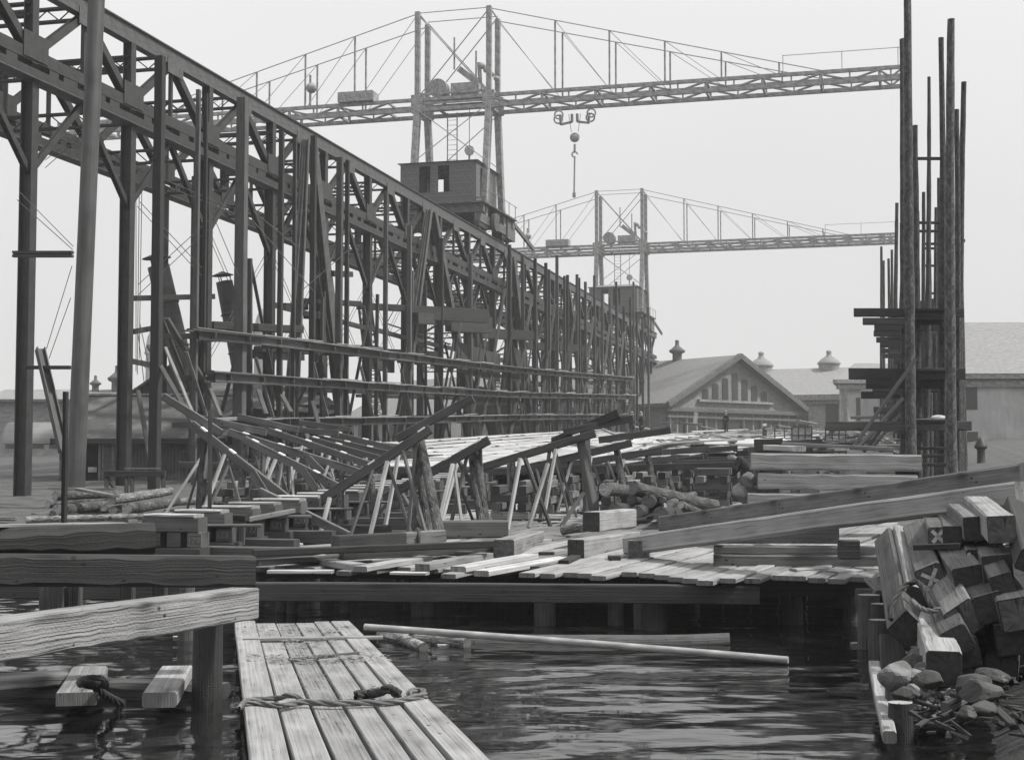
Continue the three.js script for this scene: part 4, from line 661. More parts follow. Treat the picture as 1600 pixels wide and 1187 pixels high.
/* ================= right staging ================= */
{
  const st = thing('pole_scaffold', 'tall pole scaffold with heavy plank ledges on the right of the slip', 'scaffold', S(45, 1, 0));
  const pole = (x0, y0, x1, y1, d, r0, r1, m) => { const a = P(x0, y0, d), b = P(x1, y1, d); return log('pole', a, b, r0, r1, m, st, { ns: 12, nl: 22, bump: .10, bend: rr(-.07, .07) }); };
  const PM = [mat('weathered pole', .12, TX.bark, { bumpMap: TX.barkB, bumpScale: .012 }), mat('darker pole', .08, TX.bark, { bumpMap: TX.barkB, bumpScale: .012 })];
  pole(1425, 790, 1417, -30, 45, .17, .11, PM[0]); pole(1413, 760, 1408.5, 58, 51, .1, .07, PM[1]); pole(1437, 760, 1430, 195, 50, .13, .085, PM[1]);
  pole(1446, 760, 1452, 120, 55, .14, .06, PM[1]); pole(1474, 760, 1471, 59, 50, .12, .09, PM[1]); pole(1489, 795, 1487, 30, 43.5, .175, .11, PM[0]); pole(1497, 780, 1495, 171, 46, .1, .08, PM[1]); pole(1500, 770, 1507, 128, 47.5, .11, .085, PM[1]);
  pole(1464, 740, 1463, 324, 60, .1, .06, PM[1]); pole(1460, 740, 1467, 278, 66, .1, .065, PM[1]);
  for (const [x, t] of [[1402, 317], [1409, 348], [1377.5, 385], [1381, 407], [1389, 404], [1394, 390]]) pole(x, 720, x, t, x > 1400 ? 78 : 105, .14, .09, PM[1]);
  for (let k = 1; k < 14; k++) { const u = 49 + k * 6; for (const v of [.75 + rr(-.1, .1), 1.7 + rr(-.1, .2), 2.5]) { const H = v > 2 ? 6.5 : rr(6.2, 8.2); const a = S(u, v, -.1), b = S(u, v, H); log('pole', a, b, .15, .12, PM[1], st, { ns: 8, nl: 4 }); } }
  for (const [x, t, d] of [[1419, 240, 58], [1433, 330, 62], [1442, 300, 60], [1456, 410, 58], [1469, 240, 56], [1482, 200, 50], [1503, 300, 52], [1406, 440, 70], [1452, 380, 64]]) pole(x, 750, x + rr(-4, 4), t, d, .1, .07, PM[1]);
  // ledgers at three levels on every bent
  const led = (px0, px1, py, d, h, m, w = .12) => beam('ledger', P(px0, py, d), P(px1, py, d), w, h, m, st, { seg: 6, rough: .008 });
  led(1335, 1506, 488.5, 45.2, .26, W1[2]); led(1327, 1508, 584, 45.2, .34, W1[0]); led(1291, 1518, 665.5, 45.2, .28, W2[0]); led(1330, 1380, 652, 60, .12, W3[0]);
  const Lx = [[1349, 502], [1367, 512], [1366, 521], [1370, 531], [1376, 539], [1377, 548], [1380, 556]]; Lx.forEach(([x, y], i) => led(x, 1478 - i * 4, y, 50 + i * 5, .24, pick(W1)));
  const Ly = [[1354, 600], [1364, 606], [1369, 611], [1346, 617]]; Ly.forEach(([x, y], i) => led(x, 1480 - i * 4, y, 50 + i * 5, .32, pick(W1)));
  for (const [y, a, b, d] of [[248, 1427, 1482, 50], [348, 1432, 1472, 56], [361, 1432, 1470, 58], [381, 1446, 1500, 60], [388, 1446, 1470, 64], [415, 1446, 1470, 66], [458, 1448, 1470, 70], [376, 1490, 1508, 48], [700, 1430, 1480, 47], [712, 1442, 1476, 46], [726, 1442, 1480, 47]]) led(a, b, y, d, .1, W1[1], .1);
  for (let i = 0, y = 496; y < 735; y += 8.5, i++) { const lo = y < 575 ? 1378 + rr(0, 26) : y < 655 ? 1366 + rr(0, 34) : 1430 + rr(0, 6); led(lo, 1476 + rr(-6, 10), y, 58 + rr(0, 28), rr(.22, .36), pick(W1), rr(.1, .5)); }
  // planks along the ledgers
  for (const [h, n] of [[489, 4], [584, 5], [663, 4]]) for (let k = 0; k < n; k++) { const a = P(1430 + k * 14, h - 6, 45), e = a.clone().addScaledVector(T(1, 0, 0).sub(T(0, 0, 0)), 8); e.y += 8 * SLOPE; beam('walk_plank', a, e, .28, .06, pick(W2), st); }
  // sheathing boards in the shade behind
  for (let k = 0; k < 9; k++) { const x = 1443 + k * 4.4; beam('sheathing_board', P(x, 765, 56 + k * 2.5), P(x, k % 3 ? 500 : 470, 56 + k * 2.5), .1, .3, pick(W1), st, { seg: 3, rough: .01 }); }
  // raking braces
  for (const [x0, y0, x1, y1, d, m] of [[1334, 698, 1432, 560, 44.5, W3[1]], [1340, 700, 1412, 622, 50, W4[1]], [1350, 706, 1414, 624, 53, W2[2]], [1362, 700, 1414, 640, 56, W3[0]], [1345, 697, 1382, 660, 58, W4[0]]]) beam('raking_brace', P(x0, y0, d), P(x1, y1, d - .6), .16, .1, m, st);
  const sack = new THREE.Mesh(new THREE.SphereGeometry(.16, 12, 8), PAINT); sack.scale.set(1.6, .6, .8); sack.position.copy(P(1467, 653, 46)); put(sack, 'cloth_bundle', st);
}
{ // more of the wooden staging's own posts and platforms deep between the columns
  const st = scene.children.find(o => o.name === 'wooden_staging');
  for (let u = 68; u < 106; u += 9) { const v = -30.1 + rr(-.5, .5); beam('post', S(u, v, -.2), S(u + rr(-.3, .3), v, rr(9, 16)), rr(.16, .3), .22, pick([...W1, W2[1]]), st, { seg: 3, rough: .01, taper: .88 }); }
  for (let u = 62; u < 120; u += 8.5) { beam('brace', S(u, -29.4, rr(.2, 3)), S(u + rr(3, 5.5), -29.6, rr(6, 10)), .16, .1, pick(W1), st); beam('brace', S(u + 3, -30.6, rr(.2, 3)), S(u - rr(1, 4), -30.4, rr(6, 11)), .16, .1, pick(W2), st); }
  for (const [x0, x1, y, th, d, m] of [[395, 470, 553, 14, 80, 0], [560, 700, 478, 10, 96, 1], [640, 760, 488, 22, 98, 0], [648, 700, 497, 18, 97, 2], [700, 765, 505, 26, 104, 0], [480, 520, 492, 12, 84, 1], [440, 475, 478, 10, 82, 0], [515, 545, 427, 9, 84, 1], [330, 470, 508, 12, 72, 2], [400, 530, 545, 9, 78, 0], [560, 680, 548, 10, 96, 1], [470, 560, 470, 8, 84, 1], [740, 830, 520, 16, 116, 0], [820, 900, 540, 12, 134, 1]]) { const h = th * d / FPX; beam('platform_plank', P(x0, y, d), P(x1, y + (x1 - x0) * .05, d * 1.05), .5, h, W1[m], st, { seg: 3, rough: .01 }); }
  // sails of tarpaulin and sheet stacked on platforms read as dark masses
  for (const [u, v, h, du, dy] of [[92, -31.9, 6.4, 5, 1.5], [117, -32.2, 8, 6, 1.8]]) slipBox('stacked_boards', u, v, slipY(u) + h, du, .3, dy, pick(W1), st);
}
{ // latticed hoist mast behind the columns
  const t = thing('lattice_mast', 'slender latticed hoist mast standing among the columns beneath the crane house', 'mast', P(580, 640, 100)); const a = P(592, 660, 100), b = P(570, 478, 100), dx = V(.75, 0, 0);
  for (const s of [-1, 1]) for (const q of [-1, 1]) bar('mast_leg', plus(a, s * .42, 0, q * .42), plus(b, s * .42, 0, q * .42), .09, .09, STEEL, t); void dx;
  for (let k = 0; k < 16; k++) { const p = mid(a, b, k / 16), n = mid(a, b, (k + 1) / 16); bar('lacing_bar', plus(p, -.42, 0, .42), plus(n, .42, 0, .42), .05, .05, STEEL, t); bar('lacing_bar', plus(p, .42, 0, .42), plus(n, -.42, 0, .42), .05, .05, STEEL, t); bar('lacing_bar', plus(p, -.42, 0, .42), plus(p, .42, 0, .42), .05, .05, STEEL, t); }
}
{ // inclined lattice boom far behind
  const t = thing('derrick_boom', 'inclined latticed derrick boom seen low through the trestle legs', 'derrick', P(690, 545, 125)); laced('boom', P(600, 512, 125), P(700, 545, 122), .9, .5, STEEL, t, { step: .8 }); wire('boom_stay', P(600, 512, 125), P(640, 440, 124), .04, WIRE, t);
}

/* ================= the keel: blocks, plates, shoring ================= */
const KV = -12.8;
const keelU = px => uOf(P(px, 780, FPX * 12.8 / (CA * (1390 - px))));
// numbered keel blocks
const CHD = mat('faded chalk', .3, TX.stone); const font = await new FontLoader().loadAsync('fonts/droid/droid_sans_regular.typeface.json');
function chalk(text, h, m, p, x, y, parent) {
  const ge = new TextGeometry(text, { font, size: h, depth: .004, curveSegments: 2, bevelEnabled: false }); ge.computeBoundingBox(); ge.translate(-(ge.boundingBox.max.x) / 2, -h / 2, 0);
  const me = new THREE.Mesh(ge, m); me.quaternion.setFromRotationMatrix(new THREE.Matrix4().makeBasis(x, y, x.clone().cross(y))); me.position.copy(p); return put(me, 'chalk_number', parent);
}
{
  const X = V(CA, 0, SA), F = V(SA, 0, -CA); const shown = [124, 123, 122, 121, 120, 119, 118, 117, 116, 115, 114];
  for (let k = 0; k < 30; k++) {
    const u = 25.6 + k * 1.26, t = thing('keel_block', k < 11 ? 'stack of squared keel blocks with a chalked number, ' + NTH[k] + ' from the water' : 'squared keel block stack among the shoring, ' + NTH[(k - 11) % 20] + ' behind the chalked ones', 'keel block', S(u, KV, 0));
    const bx = (name, h0, h1, w, l, dv, du, m, ry = 0) => { const y = (h0 + h1) / 2, q = V(CA, 0, SA), rot = rr(-.04, .04) + ry; const dir = q.clone().applyAxisAngle(UP, rot), c = S(u + du, KV + dv, y); return beam(name, c.clone().addScaledVector(dir, -l / 2), c.clone().addScaledVector(dir, l / 2), w, h1 - h0, m, t, { seg: 3, rough: .006, ch: .02 }); };
    const near = k < 16; const dv = rr(-.05, .05);
    bx('block', 0, .32, .4, 1.25, rr(-.1, .1), 0, pick(W2));
    for (const s of [-.38, .02, .4]) { const b = bx('block', .32, .60, .36, .27, s + rr(-.03, .03), 0, pick([...W2, ...W3])); if (s === .4 && k < 11) chalk(String(shown[k]), .11, CHD, b.getWorldPosition(V()).addScaledVector(F, -.189).addScaledVector(X, 0), X, UP, b); }
    bx('cap_timber', .60, .88, .40, rr(1.0, 1.2), dv - .1, 0, pick([...W3, W2[2]])); if (near) bx('soft_cap', .88, .94, .44, rr(.95, 1.1), dv - .12, 0, pick(W5));
    if (near && k % 2) bx('wedge_board', .62, .68, .2, 1.7, .3, -.22, pick(W3), .25);
  }
  // heavy low sills beside the row
  for (let k = 0; k < 9; k++) { const a = S(26 + k * 1.9, KV - rr(1.3, 2.2), .18), b = S(26.2 + k * 1.9 + rr(-.3, .3), KV + rr(1.2, 2.6), .16), t = beam('sill_timber', a, b, .3, .28, pick(W2), scene, { seg: 4, rough: .01 }); tag(t, 'dark sill timber lying across the slip, ' + NTH[k] + ' from the water under the keel blocks', 'timber'); }
}
{ // horizontal staging bench over the blocks at the left
  const t = thing('low_trestle', 'low dark sawhorse of planks straddling the keel blocks on the left', 'sawhorse', onSlip(372, 852));
  beam('top_rail', P(272, 804, 30), P(386, 809, 29.6), .22, .12, W1[0], t); beam('leg', P(378, 806, 29.6), P(376, 851, 29.6), .12, .14, W2[0], t); beam('leg', P(328, 640, 30), P(327, 826, 29.8), .08, .07, W2[1], t); beam('diagonal', P(240, 842, 29.2), P(312, 823, 30), .1, .1, W3[2], t); beam('diagonal', P(386, 812, 29.7), P(458, 798, 31.5), .1, .1, W3[0], t);
}
// bilge frames: sloping beams on round posts and raking shores, left and right of the keel
const ON = (px, py, u) => onU(px, py, u);
const LEFT = [ // high end, low end, u of the frame
  [[299.5, 663], [455, 784], 33.6], [[382, 687], [529, 761], 36.4], [[357, 675], [562, 738], 38.6], [[419, 673], [579, 727], 41.2], [[483, 686], [592, 716], 43.6], [[496, 684], [606, 709], 46.2], [[508, 675], [645, 709], 49], [[540, 690], [660, 702], 52]];
const RIGHT = [[[673, 670], [478, 797], 31.9], [[764, 687], [600, 778], 34.6], [[930, 677], [751, 731], 38.6], [[987, 692], [803, 736], 41.4], [[1035, 703], [859, 731], 44.6], [[1058, 715], [905, 742], 47.4], [[1105, 712], [960, 735], 51], [[1170, 706], [1010, 728], 55], [[1230, 700], [1060, 722], 59]];
const CHK = mat('chalked tape', .75, null);
function frame(H, L, u, side, i) {
  const hi = ON(H[0], H[1], u), lo = ON(L[0], L[1], u); const word = side < 0 ? 'left' : 'right';
  const t = thing('bilge_frame', `sloping timber shoring frame on the ${word} of the keel, ${NTH[i]} from the water`, 'shoring', T(u, vOf(hi), slipY(u))); 
  const m = side < 0 ? pick([W3[0], W3[1], W2[2]]) : pick([W2[0], W2[2], W1[2]]);
  const bm = beam('sloping_beam', hi, lo, .11, .21, m, t, { seg: 6, rough: .006 });
  const off = T(.12, 0, 0).sub(T(0, 0, 0));
  // lap piece towards the outside
  if (i % 3 !== 1) { const e = hi.clone().add(hi.clone().sub(lo).multiplyScalar(.32)).add(V(0, .1, 0)).add(off), s = mid(hi, lo, .28).add(V(0, .3, 0)).add(off); beam('lap_beam', e, s, .1, .19, m, t, { seg: 4, rough: .006 }); }
  // white tape marks along the top edge
  const n = 2 + (i % 2); for (let k = 0; k < n; k++) { const q = mid(hi, lo, .12 + k * .3 + rr(-.05, .05)); const b = beam('tape_mark', q.clone().addScaledVector(hi.clone().sub(lo).normalize(), .09).add(V(0, .11, 0)), q.clone().addScaledVector(hi.clone().sub(lo).normalize(), -.09).add(V(0, .11, 0)), .13, .04, CHK, bm); }
  // posts: a bark-on round post under the outer part, lighter square shores either way
  const pa = mid(hi, lo, .12), ground = p => slipY(uOf(p)) - .1; const lean = side < 0 ? rr(.1, .3) : rr(-.1, .35);
  const foot = V(pa.x + (side > 0 ? .25 : -.15) + lean * .4, 0, pa.z + .35); foot.y = ground(foot);
  const square = side > 0 && i === 2;
  if (square) beam('square_post', foot, pa.clone().add(V(0, -.1, -.2)), .2, .2, W2[2], t, { seg: 5, rough: .01 }); else log('round_post', foot, pa.clone().add(V(0, -.1, -.25)), .115, .095, pick([BARK, BARKD, BARK]), t, { ns: 11, nl: 7, bump: .09 });
  const pb = mid(hi, lo, .34), f1 = V(pb.x - (side < 0 ? .55 : .35), 0, pb.z + .75), f2 = V(pb.x + .55, 0, pb.z - .1); f1.y = ground(f1) + .08; f2.y = ground(f2) + .1;
  if (i < 6) beam('raking_shore', f1, pb.clone().add(V(0, -.1, .1)), .09, .07, pick(W5), t, { seg: 2, rough: .004 });
  beam('raking_shore', f2, pb.clone().add(V(-.02, -.12, -.1)), .09, .07, pick([W3[0], W2[2]]), t, { seg: 2, rough: .004 });
  if (i < 3 || i % 2) { const pc = mid(hi, lo, .72), f3 = V(pc.x, 0, pc.z + .1); f3.y = ground(f3); if (pc.y - f3.y > .5) log('round_post', f3, pc.clone().add(V(0, -.1, 0)), .1, .085, BARK, t, { ns: 10, nl: 5, bump: .08 }); }
  for (const f of [foot, f1]) beam('foot_board', V(f.x - .5, f.y + .05, f.z + .1), V(f.x + .45, f.y + .03, f.z - .05), .24, .05, pick(W2), t);
  for (let k = 0; k < 4; k++) { const s = mid(hi, lo, rr(.05, .95)), f = V(s.x + rr(-.7, .7), 0, s.z + rr(-.3, .9)); f.y = ground(f); beam('prop', f, s.add(V(0, -.08, rr(-.1, .1))), rr(.06, .1), rr(.05, .08), pick([W5[1], W3[0], W3[1], W2[0], W2[2], W4[1]]), t, { seg: 2, rough: .005 }); }
  if (side < 0 && i < 3) beam('cleat', mid(hi, lo, .6).add(V(.05, -.05, .14)), mid(hi, lo, .78).add(V(.25, -.7, .16)), .05, .2, W3[0], t);
}
LEFT.forEach((f, i) => frame(...f, -1, i)); RIGHT.forEach((f, i) => frame(...f, 1, i));
{ const t = beam('leaning_timber', ON(406, 768, 31.6), ON(545, 838, 30.2), .1, .2, W3[0], scene, { seg: 6, rough: .008 }); tag(t, 'grey timber leaning from the keel blocks down to the deck', 'timber');
  const t2 = log('leaning_post', onSlip(753, 829), ON(737, 712, 34.95), .105, .09, BARK, scene, { ns: 12, nl: 9, bump: .09 }); tag(t2, 'bark covered round post leaning left on the open deck', 'post');
  const t3 = log('leaning_post', onSlip(690, 850), ON(657, 690, 32.25), .125, .1, BARK, scene, { ns: 12, nl: 9, bump: .09 }); tag(t3, 'thick bark covered post holding the foremost right beam', 'post');
  const t5 = log('leaning_post', onSlip(588, 840), ON(578, 745, 32.2), .1, .09, BARK, scene, { ns: 12, nl: 9, bump: .09 }); tag(t5, 'short bark post midway along the foremost right beam', 'post');
  for (const [a, b, c, d, m, l] of [[600, 832, 624, 703, W5[0], 'pale raking shore nearest the thick bark post'], [498, 845, 515, 778, W5[1], 'pale shore at the foot of the foremost right beam'], [660, 826, 622, 760, W3[0], 'grey shore crossing behind the thick bark post'], [690, 816, 717, 712, W5[2], 'pale raking shore right of the thick bark post'], [774, 828, 718, 722, W2[2], 'dark shore running down right of the leaning post'], [793, 827, 813, 716, W5[0], 'pale raking shore in the middle of the deck'], [826, 824, 856, 724, W5[1], 'pale raking shore crossed by a dark one'], [860, 822, 820, 718, W1[2], 'dark shore crossing the pale one on the deck'], [877, 822, 912, 770, W3[1], 'short grey shore at the foot of the square post'], [252, 812, 328, 693, W5[2], 'long pale raking shore at the left over the logs'], [376, 780, 420, 715, W4[0], 'pale shore under the second left frame'], [486, 772, 520, 728, W5[1], 'pale shore under the third left frame'], [474, 750, 524, 712, W4[2], 'pale shore farther in on the left frames']]) { const q = onSlip(a, b, 0), u = uOf(q); const o = beam('raking_shore', q, ON(c, d, u + .5), .09, .08, m, scene, { seg: 3, rough: .004 }); tag(o, l, 'shore'); }
  const sq = beam('square_post', onSlip(919, 806, 0), ON(914, 682, uOf(onSlip(919, 806)) + .2), .22, .22, W2[2], scene, { seg: 6, rough: .01 }); tag(sq, 'square weathered post carrying the long right hand beam', 'post');
  const lb = beam('long_beam', ON(864, 690, 39), ON(967, 645, 38.6), .12, .22, W1[2], scene, { seg: 4, rough: .006 }); tag(lb, 'dark beam end rising highest on the right, over the bright plating', 'beam');
  for (const [a, b, c, d, u, l] of [[1046, 765, 1047, 716, 48, 'first'], [1118, 760, 1121, 721, 52, 'second'], [1149, 758, 1154, 720, 55, 'third'], [1092, 755, 1097, 717, 50, 'fourth'], [988, 760, 993, 728, 47, 'fifth']]) { const t = beam('upright_shore', ON(a, b, u), ON(c, d, u), .13, .1, pick(W5), scene); tag(t, `pale upright shore under the plating edge, ${l} of the pale ones by the log heap`, 'shore'); } }
/* ---------- cribs of short blocks below the plating ---------- */
{
  let n = 0; const rows = [[-9.5, 38, 9], [-7.2, 41, 9], [-5.0, 44, 8], [-16, 36, 7], [-18.5, 40, 6], [-4.2, 50, 4]];
  for (const [v, u0, c] of rows) for (let k = 0; k < c; k++) { const u = u0 + k * 2.9, t = thing('timber_crib', `crib of short blocks, ${NTH[k]} along the ${['inner', 'second', 'third', 'inner', 'second', 'outermost'][rows.findIndex(r => r[0] === v)]} row ${v < KV ? 'left' : 'right'} of the keel`, 'crib', S(u, v, 0)); const H = .9 + (v + 12.8) * (v + 12.8) * .0035; const nl = Math.floor(H / .22);
    for (let j = 0; j < nl; j++) for (const s of [-.35, .35]) { const a = j % 2 ? S(u - .5, v + s, .12 + j * .22) : S(u + s, v - .5, .12 + j * .22), b = j % 2 ? S(u + .5, v + s, .12 + j * .22) : S(u + s, v + .5, .12 + j * .22); beam('block', a, b, .22, .2, pick([...W3, ...W2, W4[1]]), t); } }
  void n;
}
/* ---------- bottom plating and planks laid along the keel ---------- */
{
  const t = thing('bottom_plating', 'broad bright floor of plates and planks laid over the keel blocks', 'hull plating', S(60, KV, 1)); let c = 0;
  const PL = [mat('bright plate a', .50, TX.plaster), mat('bright plate b', .40, TX.plaster), mat('bright plate c', .30, TX.plaster)]; for (const m of PL) m.vertexColors = true;
  for (let u = 47; u < 112; u += 3.6) for (let v = -23.5; v < -3.5; v += 1.35) {
    const edge = (u < 52 && Math.abs(v - KV) > 5) || (u < 57 && Math.abs(v - KV) > 8); const calm = v < -9; if (edge || rnd() < (calm ? .03 : .12) || c > 285) continue;
    const h = 1.02 + (v - KV) * (v - KV) * .0032 + (v < -9 ? 0 : rr(0, .10)), a = S(u + rr(-.4, .4), v + rr(-.1, .1), h + (calm ? rr(0, .01) : rr(-.03, .05))), b = S(u + rr(3.0, 4.4), v + rr(-.15, .15), h + (calm ? rr(0, .015) : rr(-.03, .08))); c++;
    beam('plate', a, b, calm ? rr(1.34, 1.42) : rr(1.0, 1.35), .05, pick(calm ? PL.slice(0, 2) : PL), t, { roll: calm ? rr(-.008, .008) : rr(-.06, .06) }); }
  for (let u = 46; u < 112; u += 3.1) { beam('bearer', S(u, -23, 1.15), S(u, KV, .9), .2, .22, pick(W2), t); beam('bearer', S(u, KV, .9), S(u, -3.2, 1.15), .2, .22, pick(W2), t); }
}
// loose boards heaped beyond, on the right of the keel
{ const spots = [[930, 672], [955, 676], [1000, 668], [1030, 663], [1075, 662], [1108, 669], [1125, 673], [1060, 679], [1015, 688], [1040, 697], [1085, 690], [1130, 684], [1150, 680], [1180, 676], [1210, 672], [1235, 668], [1165, 690], [1200, 684], [1240, 682], [1262, 676], [1110, 700], [1145, 697], [960, 690], [985, 699], [1290, 690], [1300, 676], [1325, 683], [1270, 668], [1255, 660], [1195, 664], [905, 694], [870, 690], [1340, 694], [1225, 692]];
  const where = ['by the two men', 'near the far gable', 'above the pale shores', 'beside the pole scaffold'];
  spots.forEach(([x, y], i) => { const h = 1.1 + rr(0, .5), p = onSlip(x, y, h), yaw = rr(-1, 1) + (i % 3 ? .9 : -.3), L = rr(2, 4.8), d = V(Math.cos(yaw) * L / 2, rr(-.25, .3), -Math.sin(yaw) * L / 2); const w = i % 4 === 0 ? rr(1.2, 1.9) : rr(.28, .6);
    const o = beam('loose_board', p.clone().sub(d), p.clone().add(d), w, i % 4 === 0 ? .05 : .08, pick([...W5, ...W4]), scene, { roll: rr(-.15, .15), seg: 3, rough: .008 });
    const side = x < 1010 ? 0 : x < 1180 ? (y < 685 ? 1 : 2) : 3; tag(o, `${w > 1 ? 'broad pale panel' : 'loose pale board'} ${rnd() < .5 ? 'tilted' : 'lying'} on the plating ${where[side]}, ${NTH[i % 20]} ${i < 20 ? 'in the nearer jumble' : 'in the outer jumble'}`, 'board'); });
  const up = beam('standing_board', onSlip(1086, 663, 1.3), plus(onSlip(1086, 663, 1.3), .15, 1.5, 0), .1, .5, W5[2], scene); tag(up, 'short pale board standing upright before the gable', 'board');
  // edge of the plating on the right, dark fascia timbers
  for (const [x0, y0, x1, y1, u, l] of [[900, 742, 1100, 719, 50, 'nearest'], [1045, 722, 1180, 705, 56, 'middle'], [1180, 712, 1320, 698, 60, 'farthest'], [1100, 745, 1180, 740, 50, 'lowest']]) { const o = beam('edge_timber', ON(x0, y0, u), ON(x1, y1, u), .2, .36, pick(W2), scene, { seg: 5, rough: .01 }); tag(o, `dark edge timber under the plating on the right, ${l} one`, 'timber'); }
  // a mass of small debris under and about
  const ge = []; for (let i = 0; i < 420; i++) { const p = S(rr(36, 95), rr(-24, 1), rr(-.05, .1)), yaw = rr(0, 6.3), L = rr(.2, 1.1), q = timberGeo(L, rr(.05, .16), rr(.03, .1)); q.rotateY(yaw); q.translate(p.x, p.y, p.z); ge.push(q); }
  const o = put(new THREE.Mesh(mergeGeometries(ge), W3[0]), 'wood_scraps'); o.userData.kind = 'stuff'; o.userData.label = 'scattered short wood scraps littering the slip under the shoring'; o.userData.category = 'scraps';
  const ge2 = []; for (let i = 0; i < 300; i++) { const p = S(rr(60, 113), rr(-11, 1), rr(1.0, 1.5)), yaw = rr(0, 6.3), L = rr(.6, 2.6), q = timberGeo(L, rr(.1, .3), rr(.05, .1)); q.rotateZ(rr(-.15, .15)); q.rotateY(yaw); q.translate(p.x, p.y, p.z); ge2.push(q); }
  const o2 = put(new THREE.Mesh(mergeGeometries(ge2), W4[0]), 'board_litter'); o2.userData.kind = 'stuff'; o2.userData.label = 'litter of short boards strewn over the far plating'; o2.userData.category = 'boards'; }

/* ================= timbers on the deck ================= */
const EG = [mat('dark end grain', .05, TX.rings), mat('grey end grain', .12, TX.rings), mat('pale end grain', .3, TX.rings)];
const slipDir = deckDir.clone();
// timber whose near end stands on the deck at a pixel: length away along dir
function blockAt(name, px, py, lift, L, w, h, m, label, o = {}) {
  const p = o.at || onSlip(px, py, lift), d = (o.dir || slipDir).clone().normalize(); const a = p.clone().add(V(0, h / 2, 0)), b = a.clone().addScaledVector(d, L); 
  const t = beam(name, a, b, w, h, m, scene, { seg: 4, rough: .005, ch: .02, ...o }); return tag(t, label, 'timber');
}
const yawDir = (deg, up = 0) => V(Math.sin(deg * Math.PI / 180), up, -Math.cos(deg * Math.PI / 180));
blockAt('squared_timber', 787, 873, 0, 4.2, .40, .36, W4[1], 'squared timber with a dark end lying alone mid deck, left of the stacked pair', { dir: yawDir(9), end: .45, rings: EG[1] });
blockAt('squared_timber', 900, 873, 0, 4.0, .33, .36, W4[0], 'lower long squared timber of the stacked pair on the deck', { dir: yawDir(20), end: .4, rings: EG[0] });
blockAt('squared_timber', 924, 838, .02, 2.8, .36, .40, W4[2], 'upper squared timber of the stacked pair, with a pale flank', { at: P(924, 831, 30.4), dir: yawDir(20), end: .4, rings: EG[0] });
blockAt('squared_timber', 996, 873, 0, 2.3, .36, .34, W4[2], 'short pale squared timber right of the stacked pair', { dir: yawDir(14), end: .6, rings: EG[1] });
blockAt('squared_timber', 686, 844, 0, 1.5, .6, .38, W3[1], 'dark squared timber set crosswise behind the mid deck', { at: onSlip(687, 840), dir: yawDir(84), w: .3, end: .7 });
{ const a = onSlip(524, 852, .19), b = onSlip(628, 846, .19); tag(beam('squared_timber', a, b, .42, .36, W1[2], scene, { seg: 5, rough: .008, end: 2.2 }), 'dark squared timber with a pale end on the left of the deck', 'timber');
  const c = onSlip(626, 845, .18), d = onSlip(690, 841, .18); const w = beam('worn_timber', c, d, .40, .34, W3[2], scene, { seg: 10, rough: .03 }); tag(w, 'worn bleached timber bound with a dark chain', 'timber'); 
  const ch = new THREE.Mesh(tubeGeo([0, 1, 2, 3, 4, 5, 6, 7].map(k => V(.05 * Math.sin(k), .23 * Math.cos(k * .785), .25 * Math.sin(k * .785))), .035, 40, 6, true), IRON); ch.position.copy(mid(c, d, .4)); put(ch, 'chain_loop'); tag(ch, 'dark chain looped round the worn bleached timber', 'chain');
  tag(beam('plank', onSlip(545, 858, .05), onSlip(618, 853, .05), .3, .08, W2[1], scene), 'dark plank in front of the dark squared timber', 'plank'); tag(beam('plank', onSlip(688, 852, .06), onSlip(712, 847, .06), .25, .12, W4[0], scene), 'short pale offcut beside the chained timber', 'offcut'); }
// stacked long beams at the right of the deck
{ const g1 = [[1112, 1372, 876, .16, .30, W3[0], 'lowest long beam at the right end of the deck'], [1114, 1366, 863, .40, .2, W3[2], 'second long beam of the low stack at the right of the deck'], [1121, 1312, 846, .62, .28, W2[2], 'topmost dark beam of the low stack at the right of the deck']];
  const q0 = onSlip(1112, 884), q1 = onSlip(1372, 884); g1.forEach(([x0, x1, y, h, th, m, l], i) => { const f = (x0 - 1112) / 260, e = (x1 - 1112) / 260; const a = mid(q0, q1, f), b = mid(q0, q1, e); const back = V(.04, 0, -.12 * i); a.add(back); b.add(back); a.y = b.y = slipY(24.5) + [.16, .38, .62][i] ; beam('x', a, b, .01, .01, m, scene).removeFromParent(); used.x = -1; tag(beam('long_beam', a, b, .36, [.26, .14, .27][i], m, scene, { seg: 8, rough: .006 }), l, 'beam'); }); 
  tag(beam('squared_timber', onSlip(1311, 858, .5), onSlip(1342, 858, .5), .4, .3, W2[0], scene), 'short dark timber at the end of the topmost long beam', 'timber'); }
